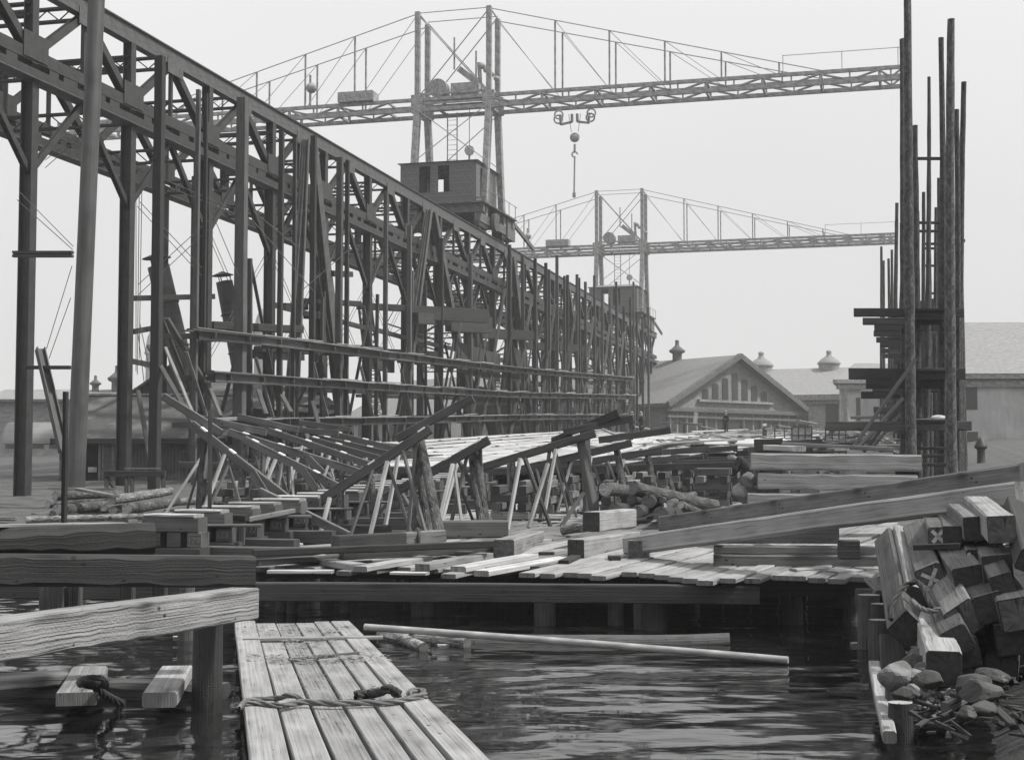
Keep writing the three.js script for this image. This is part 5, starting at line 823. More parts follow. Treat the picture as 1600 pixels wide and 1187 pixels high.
// boards strewn over the left of the deck: from, to (pixels), height, width, thickness
{ const list = [[395, 864, 770, 850, .30, .26, .12, 0, 'very long plank running across the whole left of the deck, dark edge'], [533, 868, 770, 856, .16, .3, .16, 1, 'long thick plank below the very long one, on the deck'], [452, 866, 506, 874, .1, .36, .14, 3, 'short pale plank end tilted on the left of the deck'], [512, 878, 562, 886, .06, .34, .12, 3, 'pale plank end hanging over the left water edge'], [398, 879, 536, 870, .12, .36, .1, 1, 'grey plank lying left to right at the left water edge'], [562, 889, 665, 872, .06, .3, .1, 4, 'bright slanting plank over the left water edge'], [660, 886, 760, 868, .06, .3, .12, 3, 'pale slanting plank right of the bright one'], [716, 890, 830, 870, .04, .32, .12, 4, 'pale plank slanting over the edge near the middle'], [752, 896, 880, 873, .03, .3, .1, 4, 'long pale plank slanting over the edge, left of the stacked pair'], [320, 857, 470, 851, .1, .4, .08, 4, 'pale plank behind the left beams'], [330, 866, 520, 853, .06, .36, .08, 3, 'grey plank from the left beams towards the keel blocks'], [690, 862, 738, 866, .1, .25, .1, 1, 'short dark plank lying in the middle of the left deck'], [560, 862, 760, 860, .05, .3, .06, 4, 'pale board flat between the long planks'], [842, 866, 866, 866, .03, .22, .1, 0, 'small dark offcut right of the lone squared timber'], [950, 872, 970, 872, .03, .3, .1, 0, 'small dark offcut in front of the stacked pair'], [1044, 848, 1075, 846, .05, .3, .1, 1, 'dark offcut behind the short pale timber'], [880, 880, 905, 868, .03, .2, .1, 0, 'dark wedge under the lower stacked timber'], [420, 893, 520, 893, -.03, .3, .06, 4, 'bright board edge low along the left fascia'], [612, 895, 668, 896, -.03, .24, .05, 4, 'thin bright board on the fascia mid left'], [1240, 892, 1290, 890, .02, .3, .08, 4, 'pale short board at the right water edge'], [1300, 896, 1340, 893, .0, .34, .08, 4, 'pale short board near the right end of the edge'], [1345, 890, 1368, 889, .02, .4, .06, 4, 'last pale board at the right end of the edge'], [1040, 822, 1075, 820, .05, .25, .1, 1, 'grey offcut under the long inclined beams']];
  const WS = [W1, W2, W3, W4, W5]; for (const [x0, y0, x1, y1, h, w, th, m, l] of list) tag(beam('plank', onSlip(x0, y0, h), onSlip(x1, y1, h), w, th, pick(WS[m]), scene, { seg: 6, rough: .006 }), l, 'plank'); }
/* ---------- lumber stack and the two long inclined beams ---------- */
{ const d = 33, rows = [[1173, 1438, 722, .47, 'topmost heavy timber of the stack by the pole scaffold'], [1184, 1432, 753, .46, 'second heavy knotted timber of the stack by the pole scaffold'], [1168, 1425, 784, .44, 'lowest heavy timber of the stack by the pole scaffold']];
  for (const [a, b, y, h, l] of rows) tag(beam('heavy_timber', P(a, y - 1.5, d), P(b, y + 1.5, d - .3), .42, h * .78, pick([W4[1], W4[0]]), scene, { seg: 10, rough: .008, ch: .03 }), l, 'timber');
  for (const [x, y] of [[1205, 737.5], [1418, 738.5], [1200, 768.5], [1412, 769.5], [1195, 800], [1410, 800]]) tag(beam('spacer_block', P(x, y, d - .2), P(x, y, d + .4), .5, .16, W2[0], scene), `dark spacer block in the heavy stack, ${x < 1300 ? 'left' : 'right'} side, ${y < 750 ? 'upper' : y < 790 ? 'middle' : 'bottom'} gap`, 'block');
  tag(beam('plank', P(1222, 694, 34), P(1396, 702, 33.6), .3, .1, W3[2], scene), 'plank lying loose along the top of the heavy stack', 'plank'); tag(beam('plank', P(1202, 699, 34.5), P(1250, 701, 33), .3, .12, W5[0], scene), 'pale offcut on the heavy stack near its left end', 'offcut'); tag(beam('plank', P(1282, 703, 34.3), P(1316, 702, 33.5), .4, .06, W5[1], scene), 'pale board end on the heavy stack near its middle', 'offcut'); tag(beam('plank', P(1180, 696, 36), P(1222, 695, 36), .3, .3, W1[0], scene), 'dark timber end behind the heavy stack', 'timber');
  const a = onSlip(985, 852, .2), b = P(1600, 770, 21.2); tag(beam('inclined_beam', a, b, .36, .34, W4[2], scene, { seg: 16, rough: .006, ch: .025 }), 'long pale squared beam sloping up to the right, the front one', 'beam');
  const c = P(1040, 818, 34), e = P(1610, 742, 22); tag(beam('inclined_beam', c, e, .36, .33, W3[0], scene, { seg: 16, rough: .004, ch: .015 }), 'long grey squared beam sloping up to the right, the rear one', 'beam');
  tag(beam('plank', P(1180, 790, 33), P(1610, 726, 23), .3, .07, W4[0], scene, { seg: 10, rough: .006 }), 'thin plank lying behind the rear inclined beam', 'plank'); }
/* ---------- logs ---------- */
function logThing(x0, y0, x1, y1, d0, d1, r, m, label, cut = CUTD, taper = .9) { const o = log('log', P(x0, y0, d0), P(x1, y1, d1), r, r * taper, m, scene, { ns: 18, nl: 14, bump: .05, cut, bend: rr(-.04, .04) }); return tag(o, label, 'log'); }
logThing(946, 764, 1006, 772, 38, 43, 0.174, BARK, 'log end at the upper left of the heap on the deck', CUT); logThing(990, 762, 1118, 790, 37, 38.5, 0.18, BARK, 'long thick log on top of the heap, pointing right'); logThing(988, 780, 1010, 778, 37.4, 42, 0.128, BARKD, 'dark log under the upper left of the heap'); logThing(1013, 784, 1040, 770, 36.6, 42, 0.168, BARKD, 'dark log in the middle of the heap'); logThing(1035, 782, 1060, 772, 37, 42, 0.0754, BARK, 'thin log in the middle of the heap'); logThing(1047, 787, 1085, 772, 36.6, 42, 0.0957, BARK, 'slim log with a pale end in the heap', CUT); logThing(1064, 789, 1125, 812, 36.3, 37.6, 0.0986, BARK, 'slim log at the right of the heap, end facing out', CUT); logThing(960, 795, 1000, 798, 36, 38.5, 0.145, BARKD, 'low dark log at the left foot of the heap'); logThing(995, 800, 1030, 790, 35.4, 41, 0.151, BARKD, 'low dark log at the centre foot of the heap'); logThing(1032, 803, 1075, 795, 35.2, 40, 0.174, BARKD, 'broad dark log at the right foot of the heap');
logThing(880, 828, 915, 824, 33.8, 33.4, 0.116, BARKL, 'stubby pale barked log beside the upper squared timber');
logThing(85, 775, 190, 771, 44, 46, 0.145, BARK, 'left log with a pale end on top of the left heap', CUT); logThing(88, 797, 175, 785, 43, 46, 0.151, BARK, 'left log lying below the top one in the left heap', CUT); logThing(74, 788, 150, 782, 44.6, 46, 0.116, BARK, 'log half hidden at the far left of the left heap', CUT); logThing(174, 781, 266, 767, 42, 46, 0.139, BARKL, 'pale peeled log on top of the left heap, pointing right', CUT); logThing(176, 797, 230, 786, 42.4, 46, 0.116, BARK, 'small log under the peeled one', CUT); logThing(162, 794, 215, 786, 43.4, 46, 0.0986, BARK, 'thin log beside the peeled one', CUT); logThing(198, 794, 275, 783, 42, 45, 0.157, BARK, 'thick log with a pale end, right of the left heap', CUT); logThing(40, 812, 268, 806, 41, 42.5, 0.0928, BARKL, 'long pale pole in front of the left heap', CUT); logThing(250, 786, 326, 783, 45, 46, 0.116, BARKL, 'pale split log at the right of the left heap'); logThing(278, 803, 328, 796, 40, 43, 0.104, BARKL, 'pale log end right of the long shore'); logThing(80, 803, 170, 797, 43, 46, 0.0928, BARKD, 'dark log low in the left heap');
tag(beam('plank', P(75, 763, 43.6), P(178, 764, 44), .3, .07, W3[0], scene), 'plank lying along the left log heap', 'plank'); tag(beam('plank', P(122, 764, 43.2), P(180, 775, 41.8), .25, .07, W3[2], scene), 'plank sloping down on the left log heap', 'plank');
{ const t = thing('saw_bench', 'low dark sawhorse beyond the left log heap', 'sawhorse', P(205, 768, 50)); beam('top', P(163, 740, 50), P(258, 740, 50), .3, .2, W1[0], t); for (const x of [166, 197, 206, 255]) beam('leg', P(x, 742, 50), P(x, 770, 49.8), .14, .16, W1[0], t); beam('brace', P(168, 748, 50), P(183, 772, 49.6), .08, .1, W1[1], t); beam('rail', P(195, 732, 51), P(250, 732, 51), .2, .06, W3[0], t); }
/* ---------- left foreground beams and their post ---------- */
{ const pt = thing('mooring_crib', 'old squared beams crossing over a round pile at the lower left', 'crib', onY(322, 1112, 0));
  void pt; pt.removeFromParent(); used.mooring_crib = -1;
  const a = P(-70, 1008, 11.9), b = P(382, 942, 16.6); tag(beam('weathered_beam', a, b, .34, .335, mat('bleached beam', .26, TX.woodOld, { ...WB, bumpScale: .014 }), scene, { seg: 24, rough: .004, ch: .014, end: .8 }), 'bleached old squared beam resting on the round pile at the lower left', 'beam');
  const q = onY(322, 1113, 0); tag(log('round_pile', plus(q, 0, -.8, 0), V(q.x, 1.05, q.z - .05), .172, .165, mat('wet dark pile', .03, TX.woodOld, { bumpMap: TX.grainB, bumpScale: .012, roughness: .55 }), scene, { ns: 22, nl: 10, bump: .03 }), 'dark wet round pile standing in the water under the bleached beam', 'pile');
  tag(beam('dark_beam', P(-70, 889, 16.4), P(396, 892, 17.4), .36, .35, W1[2], scene, { seg: 16, rough: .006, ch: .03 }), 'dark squared beam above the bleached one, lit along its top', 'beam');
  tag(beam('dark_beam', P(-70, 850, 16.6), P(238, 841, 17.5), .40, .36, W1[0], scene, { seg: 10, rough: .006, ch: .07 }), 'uppermost dark beam with a rounded end at the left edge', 'beam');
  tag(beam('thin_board', P(-30, 822, 16.6), P(185, 818, 18.4), .3, .03, W4[0], scene), 'thin pale board on the uppermost dark beam', 'board');
  tag(beam('upright_stake', P(99, 822, 18), P(102, 612, 18), .055, .06, W1[1], scene, { seg: 4, rough: .004 }), 'thin dark upright stake on the uppermost dark beam', 'stake');
  const q2 = onY(287, 1000, 0); tag(log('round_pile', plus(q2, 0, -.8, 0), V(q2.x + .05, .95, q2.z), .13, .12, PILEL, scene, { ns: 14, nl: 6 }), 'short grey pile behind the bleached beam', 'pile');
  for (const [x, y0, y1, w, m, l] of [[84, 955, 912, .36, W2[2], 'grey block end under the dark beam at the left edge'], [117, 950, 912, .2, W2[1], 'narrow dark post under the dark beam'], [200, 950, 905, .2, W1[0], 'dark post in the shade under the dark beam, midway'], [250, 960, 905, .2, W1[1], 'dark post in the shade under the dark beam, near its right end']]) tag(beam('crib_post', P(x, y0 + 30, 18.6), P(x, y1, 18.6), w * .8, w * .8, m, scene, { seg: 3, rough: .01 }), l, 'post');
}
/* ---------- raft of planks ---------- */
{ const t = thing('plank_raft', 'floating raft of wide pale planks with chips and rope, at the bottom', 'raft', onY(520, 1080, 0));
  const fa = onY(365, 978, .12), fb = onY(547, 978, .12), na = onY(381, 1150, .12), nb = onY(714, 1145, .12); const ext = .35; const RM = [mat('raft plank a', .31, TX.wood, WB), mat('raft plank b', .24, TX.woodOld, WB), mat('raft plank c', .275, TX.wood, WB)];
  const cut = [0, .185, .36, .53, .69, .83, 1]; 
  for (let i = 0; i < 6; i++) { const c = (cut[i] + cut[i + 1]) / 2; const f = mid(fa, fb, c), n = mid(na, nb, c); n.addScaledVector(n.clone().sub(f), ext); f.addScaledVector(n.clone().sub(f).normalize(), -rr(0, .25)); f.y = .12 + (i === 0 || i === 5 ? .03 : rr(-.012, .012)); n.y = f.y; const w = fa.distanceTo(fb) * (cut[i + 1] - cut[i]) * 1.04 - .028; beam('plank', n, f, w, .1, pick(RM), t, { seg: 10, rough: .004, taper: .99, ch: .008 }); }
  const lo = V(0, -.12, 0); for (const k of [.15, .5, .85]) beam('under_log', mid(fa, na, k).add(lo), mid(fb, nb, k).add(lo), .3, .2, W1[0], t);
  const st = beam('loose_batten', onY(380, 999, .2), onY(598, 996, .2), .16, .05, W4[0], scene, { seg: 4, rough: .003 }); tag(st, 'narrow batten lying across the far end of the raft', 'batten'); tag(beam('stick', onY(453, 1031, .19), onY(562, 1020, .19), .07, .035, W2[2], scene, { seg: 5, rough: .008 }), 'thin stick lying on the raft planks', 'stick');
  const chips = [], ch = new THREE.PlaneGeometry(1, 1); const put1 = (p, s) => { const q = ch.clone(); q.scale(s * rr(.5, 2.2), s * rr(.3, .8), 1); q.rotateX(-Math.PI / 2 + rr(-.5, .5)); q.rotateY(rr(0, 6.3)); q.translate(p.x, .185 + rr(0, .03), p.z); chips.push(q); };
  for (let i = 0; i < 1500; i++) { const band = rnd(); const py = band < .35 ? 1031 + rr(-5, 6) : band < .5 ? 987 + rr(-5, 5) : band < .6 ? 1006 + rr(-7, 8) : rr(1010, 1100), px = band < .35 ? rr(385, 610) : band < .5 ? rr(375, 545) : band < .6 ? rr(440, 520) : 470 + rr(-45, 75) + (py - 1000) * .2; put1(onY(px, py, .17), band < .6 ? rr(.02, .05) : rr(.008, .028)); }
  const cm = put(new THREE.Mesh(mergeGeometries(chips), mat('wood chips', .27, TX.stone, { side: THREE.DoubleSide })), 'wood_chips'); cm.userData.kind = 'stuff'; cm.userData.label = 'wood chips and shavings strewn over the raft planks'; cm.userData.category = 'wood chips';
  for (const [x, y, r, s] of [[410, 988, .05, 1], [460, 1006, .06, 1], [500, 1008, .05, 1], [428, 1062, .05, 1]]) { void x, y, r, s; }
}
// ropes of three twisted strands
function rope(name, pts, r, m, label, twist = 9, strands = 3) {
  const cv = new THREE.CatmullRomCurve3(pts), N = Math.max(30, Math.round(cv.getLength() / (r * 1.6))), fr = cv.computeFrenetFrames(N, false), geos = [];
  for (let s = 0; s < strands; s++) { const q = []; for (let i = 0; i <= N; i++) { const c = cv.getPointAt(i / N), a = i * .55 + s * Math.PI * 2 / strands; const w = r * .52 * (1 + .1 * noise.noise(i * .3, s, 5)); q.push(c.clone().addScaledVector(fr.normals[i], Math.cos(a) * w).addScaledVector(fr.binormals[i], Math.sin(a) * w)); } geos.push(new THREE.TubeGeometry(new THREE.CatmullRomCurve3(q), N, r * .58, 5)); }
  const fz = []; for (let i = 0; i < N * 1.2; i++) { const c = cv.getPointAt(rnd()), q = new THREE.BoxGeometry(r * rr(.8, 2.2), r * .07, r * .07); q.rotateY(rr(0, 6.3)); q.rotateZ(rr(-.8, .8)); q.translate(c.x + rr(-r, r), c.y + rr(0, r), c.z + rr(-r, r)); fz.push(q); }
  return tag(put(new THREE.Mesh(mergeGeometries([...geos, ...fz]), m), name), label, 'rope');
}
const RY = .17 + .05; const rp = (x, y, h = RY) => onY(x, y, h);
rope('frayed_rope', [rp(372, 1112, .1), rp(378, 1100), rp(400, 1099), rp(440, 1103), rp(470, 1097), rp(520, 1099), rp(565, 1098), rp(610, 1097), rp(640, 1092), rp(663, 1083, .25), rp(655, 1078, .26), rp(640, 1082, .25), rp(648, 1090, .22), rp(666, 1091, .2)], .035, ROPE, 'frayed hemp rope lying across the near end of the raft');
rope('frayed_rope', [rp(372, 1108, .3), rp(395, 1093), rp(430, 1091), rp(455, 1086, .28), rp(470, 1092)], .03, ROPE, 'frayed strand of rope at the left of the raft'); rope('heavy_rope', [rp(555, 1086), rp(575, 1084), rp(595, 1080, .3), rp(606, 1076, .34), rp(616, 1081, .26), rp(625, 1086)], .05, ROPED, 'thick dark rope end lying on the right planks of the raft');
/* ---------- floating things ---------- */
logThing(720, 1003, 1140, 1003, 23.6, 23.3, .15, mat('soaked log', .09, TX.woodOld, { roughness: .6, bumpMap: TX.grainB, bumpScale: .01 }), 'long soaked log floating in front of the wharf', CUTD); logThing(570, 980, 1232, 1031, 23.2, 20.8, .055, mat('bleached pole', .40, TX.wood, { roughness: .7 }), 'long thin bleached pole floating aslant across the water', CUT); 
for (const [x0, y0, x1, y1, r, l] of [[602, 990, 640, 1002, .14, 'pale waterlogged bark roll floating beside the raft, left one'], [625, 998, 662, 1012, .1, 'thin pale bark roll floating beside the raft'], [650, 995, 700, 998, .13, 'pale wrapped bundle floating beside the raft'], [680, 1000, 730, 1006, .12, 'pale bark bundle farthest right of the floating bits']]) { const a = onY(x0, y0, .06), b = onY(x1, y1, .05), t = log('floating_bark', a, b, r, r * .75, mat('soaked bark ' + x0, .42, TX.bark, { roughness: .6 }), scene, { ns: 14, nl: 8, bump: .16 }); tag(t, l, 'driftwood'); }
for (const [x, y, L, a, l] of [[683, 1008, .4, .3, 'small chip floating near the bundles'], [1365, 1020, .5, .2, 'small stick floating near the right piles'], [1330, 1005, .2, .2, 'tiny chip floating near the right piles'], [270, 995, .25, .1, 'pale chip floating behind the bleached beam']]) { const p = onY(x, y, .02); tag(beam('floating_chip', p, plus(p, Math.cos(a) * L, 0, -Math.sin(a) * L), .06, .03, W5[0], scene), l, 'driftwood'); }
{ // sunken float at the lower left
  tag(beam('sunken_timber', onY(-40, 1078, .03), onY(350, 1088, .03), .5, .3, W2[0], scene, { seg: 14, rough: .02, ch: .06 }), 'half sunken dark timber floating at the lower left', 'timber'); tag(beam('sunken_timber', onY(-40, 1068, .05), onY(106, 1062, .05), .3, .22, W2[1], scene, { seg: 6, rough: .02 }), 'half sunken timber end at the left edge', 'timber'); tag(beam('floating_plank', onY(118, 1093, .24), onY(140, 1050, .24), .42, .14, W4[1], scene, { seg: 4, rough: .008 }), 'thick plank on the sunken timber, with the tied rope', 'plank'); tag(beam('floating_plank', onY(248, 1093, .26), onY(276, 1050, .26), .36, .16, W4[2], scene, { seg: 4, rough: .006 }), 'pale thick plank on the sunken timber beside the round pile', 'plank'); tag(beam('floating_plank', onY(-30, 1072, .2), onY(104, 1060, .2), .3, .14, W3[2], scene, { seg: 5, rough: .02 }), 'plank floating at the left edge behind the tied rope', 'plank');
  const q = (x, y, h) => onY(x, y, h); rope('mooring_rope', [q(193, 1100, .0), q(175, 1092, .12), q(158, 1082, .3), q(147, 1072, .42), q(140, 1070, .5), q(130, 1068, .5), q(128, 1066, .62), q(138, 1062, .72), q(150, 1062, .72), q(158, 1066, .6), q(164, 1070, .42)], .045, ROPED, 'stiff dark mooring rope knotted on the floating plank'); }

/* ================= right bank: rocks, stub piles, heap of timbers ================= */
const ROCKM = [mat('pale rock', .20, TX.stone, { bumpMap: TX.rough, bumpScale: .02 }), mat('grey rock', .08, TX.stone, { bumpMap: TX.rough, bumpScale: .02 }), mat('wet rock', .03, TX.stone, { bumpMap: TX.rough, bumpScale: .02, roughness: .6 })];
function rockGeo(r, sx = 1, sy = .7, sz = 1, det = 4) { const ge = new THREE.IcosahedronGeometry(r, r < .1 ? 1 : det), p = ge.attributes.position, uv = ge.attributes.uv, o = rnd() * 90, cuts = []; for (let i = 0; i < 9; i++) cuts.push([V(rr(-1, 1), rr(-1, 1), rr(-1, 1)).normalize(), r * rr(.62, .86)]);
  const q = V(0, 0, 0); for (let i = 0; i < p.count; i++) { q.fromBufferAttribute(p, i); const k = 1 + .22 * noise.noise(q.x / r * 1.1 + o, q.y / r * 1.1, q.z / r * 1.1) + .05 * noise.noise(q.x / r * 6 + o, q.y / r * 6, q.z / r * 6); q.multiplyScalar(k); for (const [n, d] of cuts) { const e = q.dot(n) - d; if (e > 0) q.addScaledVector(n, -e * .92); } p.setXYZ(i, q.x * sx, q.y * sy, q.z * sz); uv.setXY(i, q.x * .7 + q.y * .3, q.z * .7 + q.y * .5); } ge.computeVertexNormals(); return ge; }
{ // sloping earth bank under the rocks, joining the yard
  const pos = [], uv = [], idx = [], nx = 26, nz = 40; for (let j = 0; j <= nz; j++) for (let i = 0; i <= nx; i++) { const z = -9 - j * .72, xe = (-z) * .262 + .15, x = xe + i * .42 * (1 + i * .02); const k = i * .42; let y = -.35 + Math.min(1.35 + j * .012, k * .55) + .14 * fbm(x * .8, z * .8, 4, 3); pos.push(x, y, z); uv.push(x / 3, z / 3); }
  for (let j = 0; j < nz; j++) for (let i = 0; i < nx; i++) { const a = j * (nx + 1) + i; idx.push(a, a + 1, a + nx + 1, a + 1, a + nx + 2, a + nx + 1); } const ge = new THREE.BufferGeometry(); ge.setAttribute('position', new THREE.Float32BufferAttribute(pos, 3)); ge.setAttribute('uv', new THREE.Float32BufferAttribute(uv, 2)); ge.setIndex(idx); ge.computeVertexNormals();
  structure(put(new THREE.Mesh(ge, mat('muddy bank', .03, TX.dirt, { bumpMap: TX.rough, bumpScale: .08, side: THREE.DoubleSide })), 'bank'));
}
{ const list = [[1402, 1056, .36, 0, 'large pale rounded rock behind the stub piles'], [1424, 1058, .24, 0, 'pale flat rock right of the large rounded one'], [1428, 1035, .22, 1, 'upright split rock under the timber heap'], [1443, 1048, .26, 1, 'grey rock beside the split one'], [1436, 1022, .2, 0, 'jagged pale rock against the lowest timber'], [1452, 1062, .3, 1, 'angular rock below the lowest timber'], [1415, 1084, .2, 2, 'wet dark wedge of rock by the stub piles'], [1428, 1078, .14, 0, 'small pale rock above the gravel patch'], [1520, 1070, .35, 1, 'grey rock low at the right edge'], [1535, 1082, .34, 1, 'flat grey rock at the right edge'], [1550, 1060, .34, 2, 'dark rock at the right edge above the flat one'], [1512, 1115, .2, 2, 'wet rock at the lower right'], [1540, 1108, .2, 1, 'grey rock at the far lower right']];
  for (const [x, y, r, m, l] of list) { const d = 2.3 * FPX / (y + 30 - 735), p = P(x, y, d); const o = new THREE.Mesh(rockGeo(r * .55, rr(1, 1.3), rr(.6, .85), 1), ROCKM[m]); o.position.copy(p); o.rotation.y = rr(0, 6); tag(put(o, 'rock'), l, 'rock'); }
  const ge = []; for (let i = 0; i < 420; i++) { const p = onY(1455 + rr(-32, 36) + rr(-8, 8), 1090 + rr(-22, 22), .26), q = rockGeo(rr(.018, .06), 1, .7, 1, 1); q.translate(p.x, p.y + rr(-.08, .04), p.z); ge.push(q); } const o = put(new THREE.Mesh(mergeGeometries(ge), ROCKM[0]), 'gravel'); o.userData.kind = 'stuff'; o.userData.label = 'patch of pale gravel and shells between the rocks'; o.userData.category = 'gravel';
  const g3 = []; for (let i = 0; i < 120; i++) { const x = rr(1425, 1600), y = rr(1035, 1150), p = onY(x, y, .12 + rr(0, .25) + (x - 1425) * .0012), q = timberGeo(rr(.08, .4), rr(.02, .08), rr(.015, .05), { taper: rr(.2, 1) }); q.rotateZ(rr(-.5, .5)); q.rotateY(rr(0, 6.3)); q.translate(p.x, p.y, p.z); g3.push(q); } const o3 = put(new THREE.Mesh(mergeGeometries(g3), W1[2]), 'broken_wood'); o3.userData.kind = 'stuff'; o3.userData.label = 'broken splintered wood littering the bank below the timber heap'; o3.userData.category = 'scraps'; }
{ // stub piles along the bank
  const stub = (px, pyTop, pyBot, wpx, label, m = PILEL) => { const d = Math.min(26, EYE * FPX / (pyBot + 25 - 735)), top = P(px, pyTop, d), r = wpx / 2 * d / FPX; const o = log('stub_pile', V(top.x, -.6, top.z), top, r * 1.1, r, m, scene, { ns: 18, nl: 6, bump: .05, cut: CUT }); return tag(o, label, 'pile'); };
  stub(1358, 929, 985, 34, 'low dark stub pile by the end of the wharf'); stub(1375, 943, 990, 28, 'stub pile with a bright flat top, upper of two', PILE); stub(1375, 968, 1010, 33, 'grey barked stub pile below the bright topped one', PILEL); stub(1403, 1065, 1105, 40, 'broad dark stub pile with a pale top at the water'); stub(1407, 1097, 1128, 38, 'nearest broad dark stub pile at the bottom right', PILE);
  tag(beam('upright_plank', P(1398, 1052, 18.2), P(1394, 996, 18.6), .3, .12, W2[1], scene, { seg: 4, rough: .01 }), 'short dark upright plank between the stub piles', 'plank'); tag(beam('mossy_plank', P(1391, 1152, 14.4), P(1366, 1040, 18), .13, .12, W4[2], scene, { seg: 10, rough: .012 }), 'worn pale plank leaning along the water beside the stub piles', 'plank');
  tag(beam('thin_board', P(1366, 905, 22), P(1385, 925, 21.4), .3, .05, W3[0], scene), 'thin board wedged behind the stub piles', 'board'); tag(beam('squared_block', P(1350, 932, 24), P(1352, 931, 24.6), .28, .24, W3[1], scene), 'small squared block on the low stub pile', 'block'); tag(beam('sloping_pole', P(1478, 1105, 14.8), P(1560, 1062, 15.8), .1, .1, W3[2], scene, { seg: 6, rough: .012 }), 'pale pole lying on the rocks at the right edge', 'pole'); }
{ // heap of squared timbers; near end (pixel, depth) and far end
  const heap = [
    [1417, 984, 17.6, 1390, 846, 22.5, .33, .75, 3, 'leftmost long timber of the right heap, edge upward'], [1433, 936, 18.6, 1409, 838, 22.5, .30, .30, 4, 'second timber of the right heap, under the rope loop'], [1457, 904, 18.8, 1434, 832, 22, .33, -.42, 3, 'timber marked with a large X in the middle of the right heap', 'X'], [1475, 1044, 15.6, 1452, 972, 18.6, .36, .02, 4, 'lowest timber of the right heap, nearest the rocks'], [1497, 1001, 16.4, 1466, 925, 19, .30, -.5, 3, 'timber lying between the lowest one and the tilted one'], [1510, 968, 16.9, 1478, 906, 19.5, .36, -.62, 3, 'tilted timber with a big dark end in the right heap'], [1516, 908, 17.8, 1482, 862, 20.5, .36, -.2, 4, 'broad timber with a dark end right of the large X'], [1529, 876, 18.6, 1508, 842, 22, .28, 0, 3, 'timber marked like a Y at the right of the heap', 'Y'], [1466, 838, 19.4, 1452, 812, 24, .24, -.05, 3, 'upper timber marked with an X on its dark end', 'X'], [1489, 836, 19.2, 1474, 808, 24, .24, 0, 1, 'dark timber beside the upper X'], [1526, 826, 18.8, 1490, 796, 23, .30, -.06, 4, 'pale timber on top of the right heap'], [1566, 828, 17.6, 1524, 790, 22, .32, -.05, 4, 'pale topmost timber at the right edge'], [1548, 950, 16.8, 1522, 915, 19, .32, -.3, 2, 'dark timber at the right edge below the Y'], [1560, 890, 17.6, 1538, 850, 21, .34, -.1, 3, 'grey timber end at the right frame edge'], [1590, 960, 16.4, 1555, 905, 19, .36, -.2, 2, 'dark timber past the right frame edge']];
  const WS = [W1, W2, W2, W3, W4]; 
  let i = 0; for (const [x, y, d, x2, y2, d2, s, roll, m, l, mark] of heap) { i++; const a = P(x, y, d), b = P(x2, y2, d2); const o = beam('squared_timber', a, b, s, s, pick(WS[Math.max(0, m - (i % 2))]), scene, { seg: 8, rough: .008, ch: .018, end: .25, roll, rings: EG[i % 3 ? 0 : 1] }); tag(o, l, 'timber');
    if (mark) { o.updateMatrixWorld(true); const st = (ang, len, oy, oz) => { const q = new THREE.BoxGeometry(.006, len, .045); q.rotateX(ang); q.translate(-a.distanceTo(b) / 2 - .009, oy, oz); q.applyMatrix4(o.matrixWorld); const me = new THREE.Mesh(q, PAINT); put(me, 'paint_stroke', o); };
      if (mark === 'X') { st(.75, s * .85, 0, 0); const q = st(-.75, s * .85, 0, 0); void q; } else { st(.5, s * .4, s * .16, .09); st(-.5, s * .4, s * .16, -.09); st(0, s * .34, -s * .14, 0); } } }
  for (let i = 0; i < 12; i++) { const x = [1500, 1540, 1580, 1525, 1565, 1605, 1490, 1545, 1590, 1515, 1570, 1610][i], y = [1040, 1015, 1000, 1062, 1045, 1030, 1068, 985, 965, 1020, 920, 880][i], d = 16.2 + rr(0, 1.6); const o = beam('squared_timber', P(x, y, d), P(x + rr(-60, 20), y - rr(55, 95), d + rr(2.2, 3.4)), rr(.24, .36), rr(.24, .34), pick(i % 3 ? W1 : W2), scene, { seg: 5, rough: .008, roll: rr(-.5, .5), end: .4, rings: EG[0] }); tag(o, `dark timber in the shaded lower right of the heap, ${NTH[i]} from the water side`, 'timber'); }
  tag(beam('flat_bar', P(1428, 855, 18.2), P(1500, 853, 18), .1, .07, W1[0], scene), 'dark flat bar lying across the upper timbers of the heap', 'bar');
  rope('loop_rope', [P(1393, 968, 17.3), P(1392, 950, 17.4), P(1402, 930, 17.6), P(1416, 914, 17.8), P(1432, 909, 17.8), P(1442, 918, 17.6), P(1450, 935, 17.4), P(1458, 948, 17.2), P(1464, 954, 17.2)], .035, ROPED, 'dark rope looping over the timbers of the right heap'); rope('rope_end', [P(1426, 938, 17.6), P(1440, 950, 17.2), P(1456, 955, 17.1), P(1470, 951, 17.1)], .03, ROPE, 'pale frayed rope end hanging on the right heap');
}
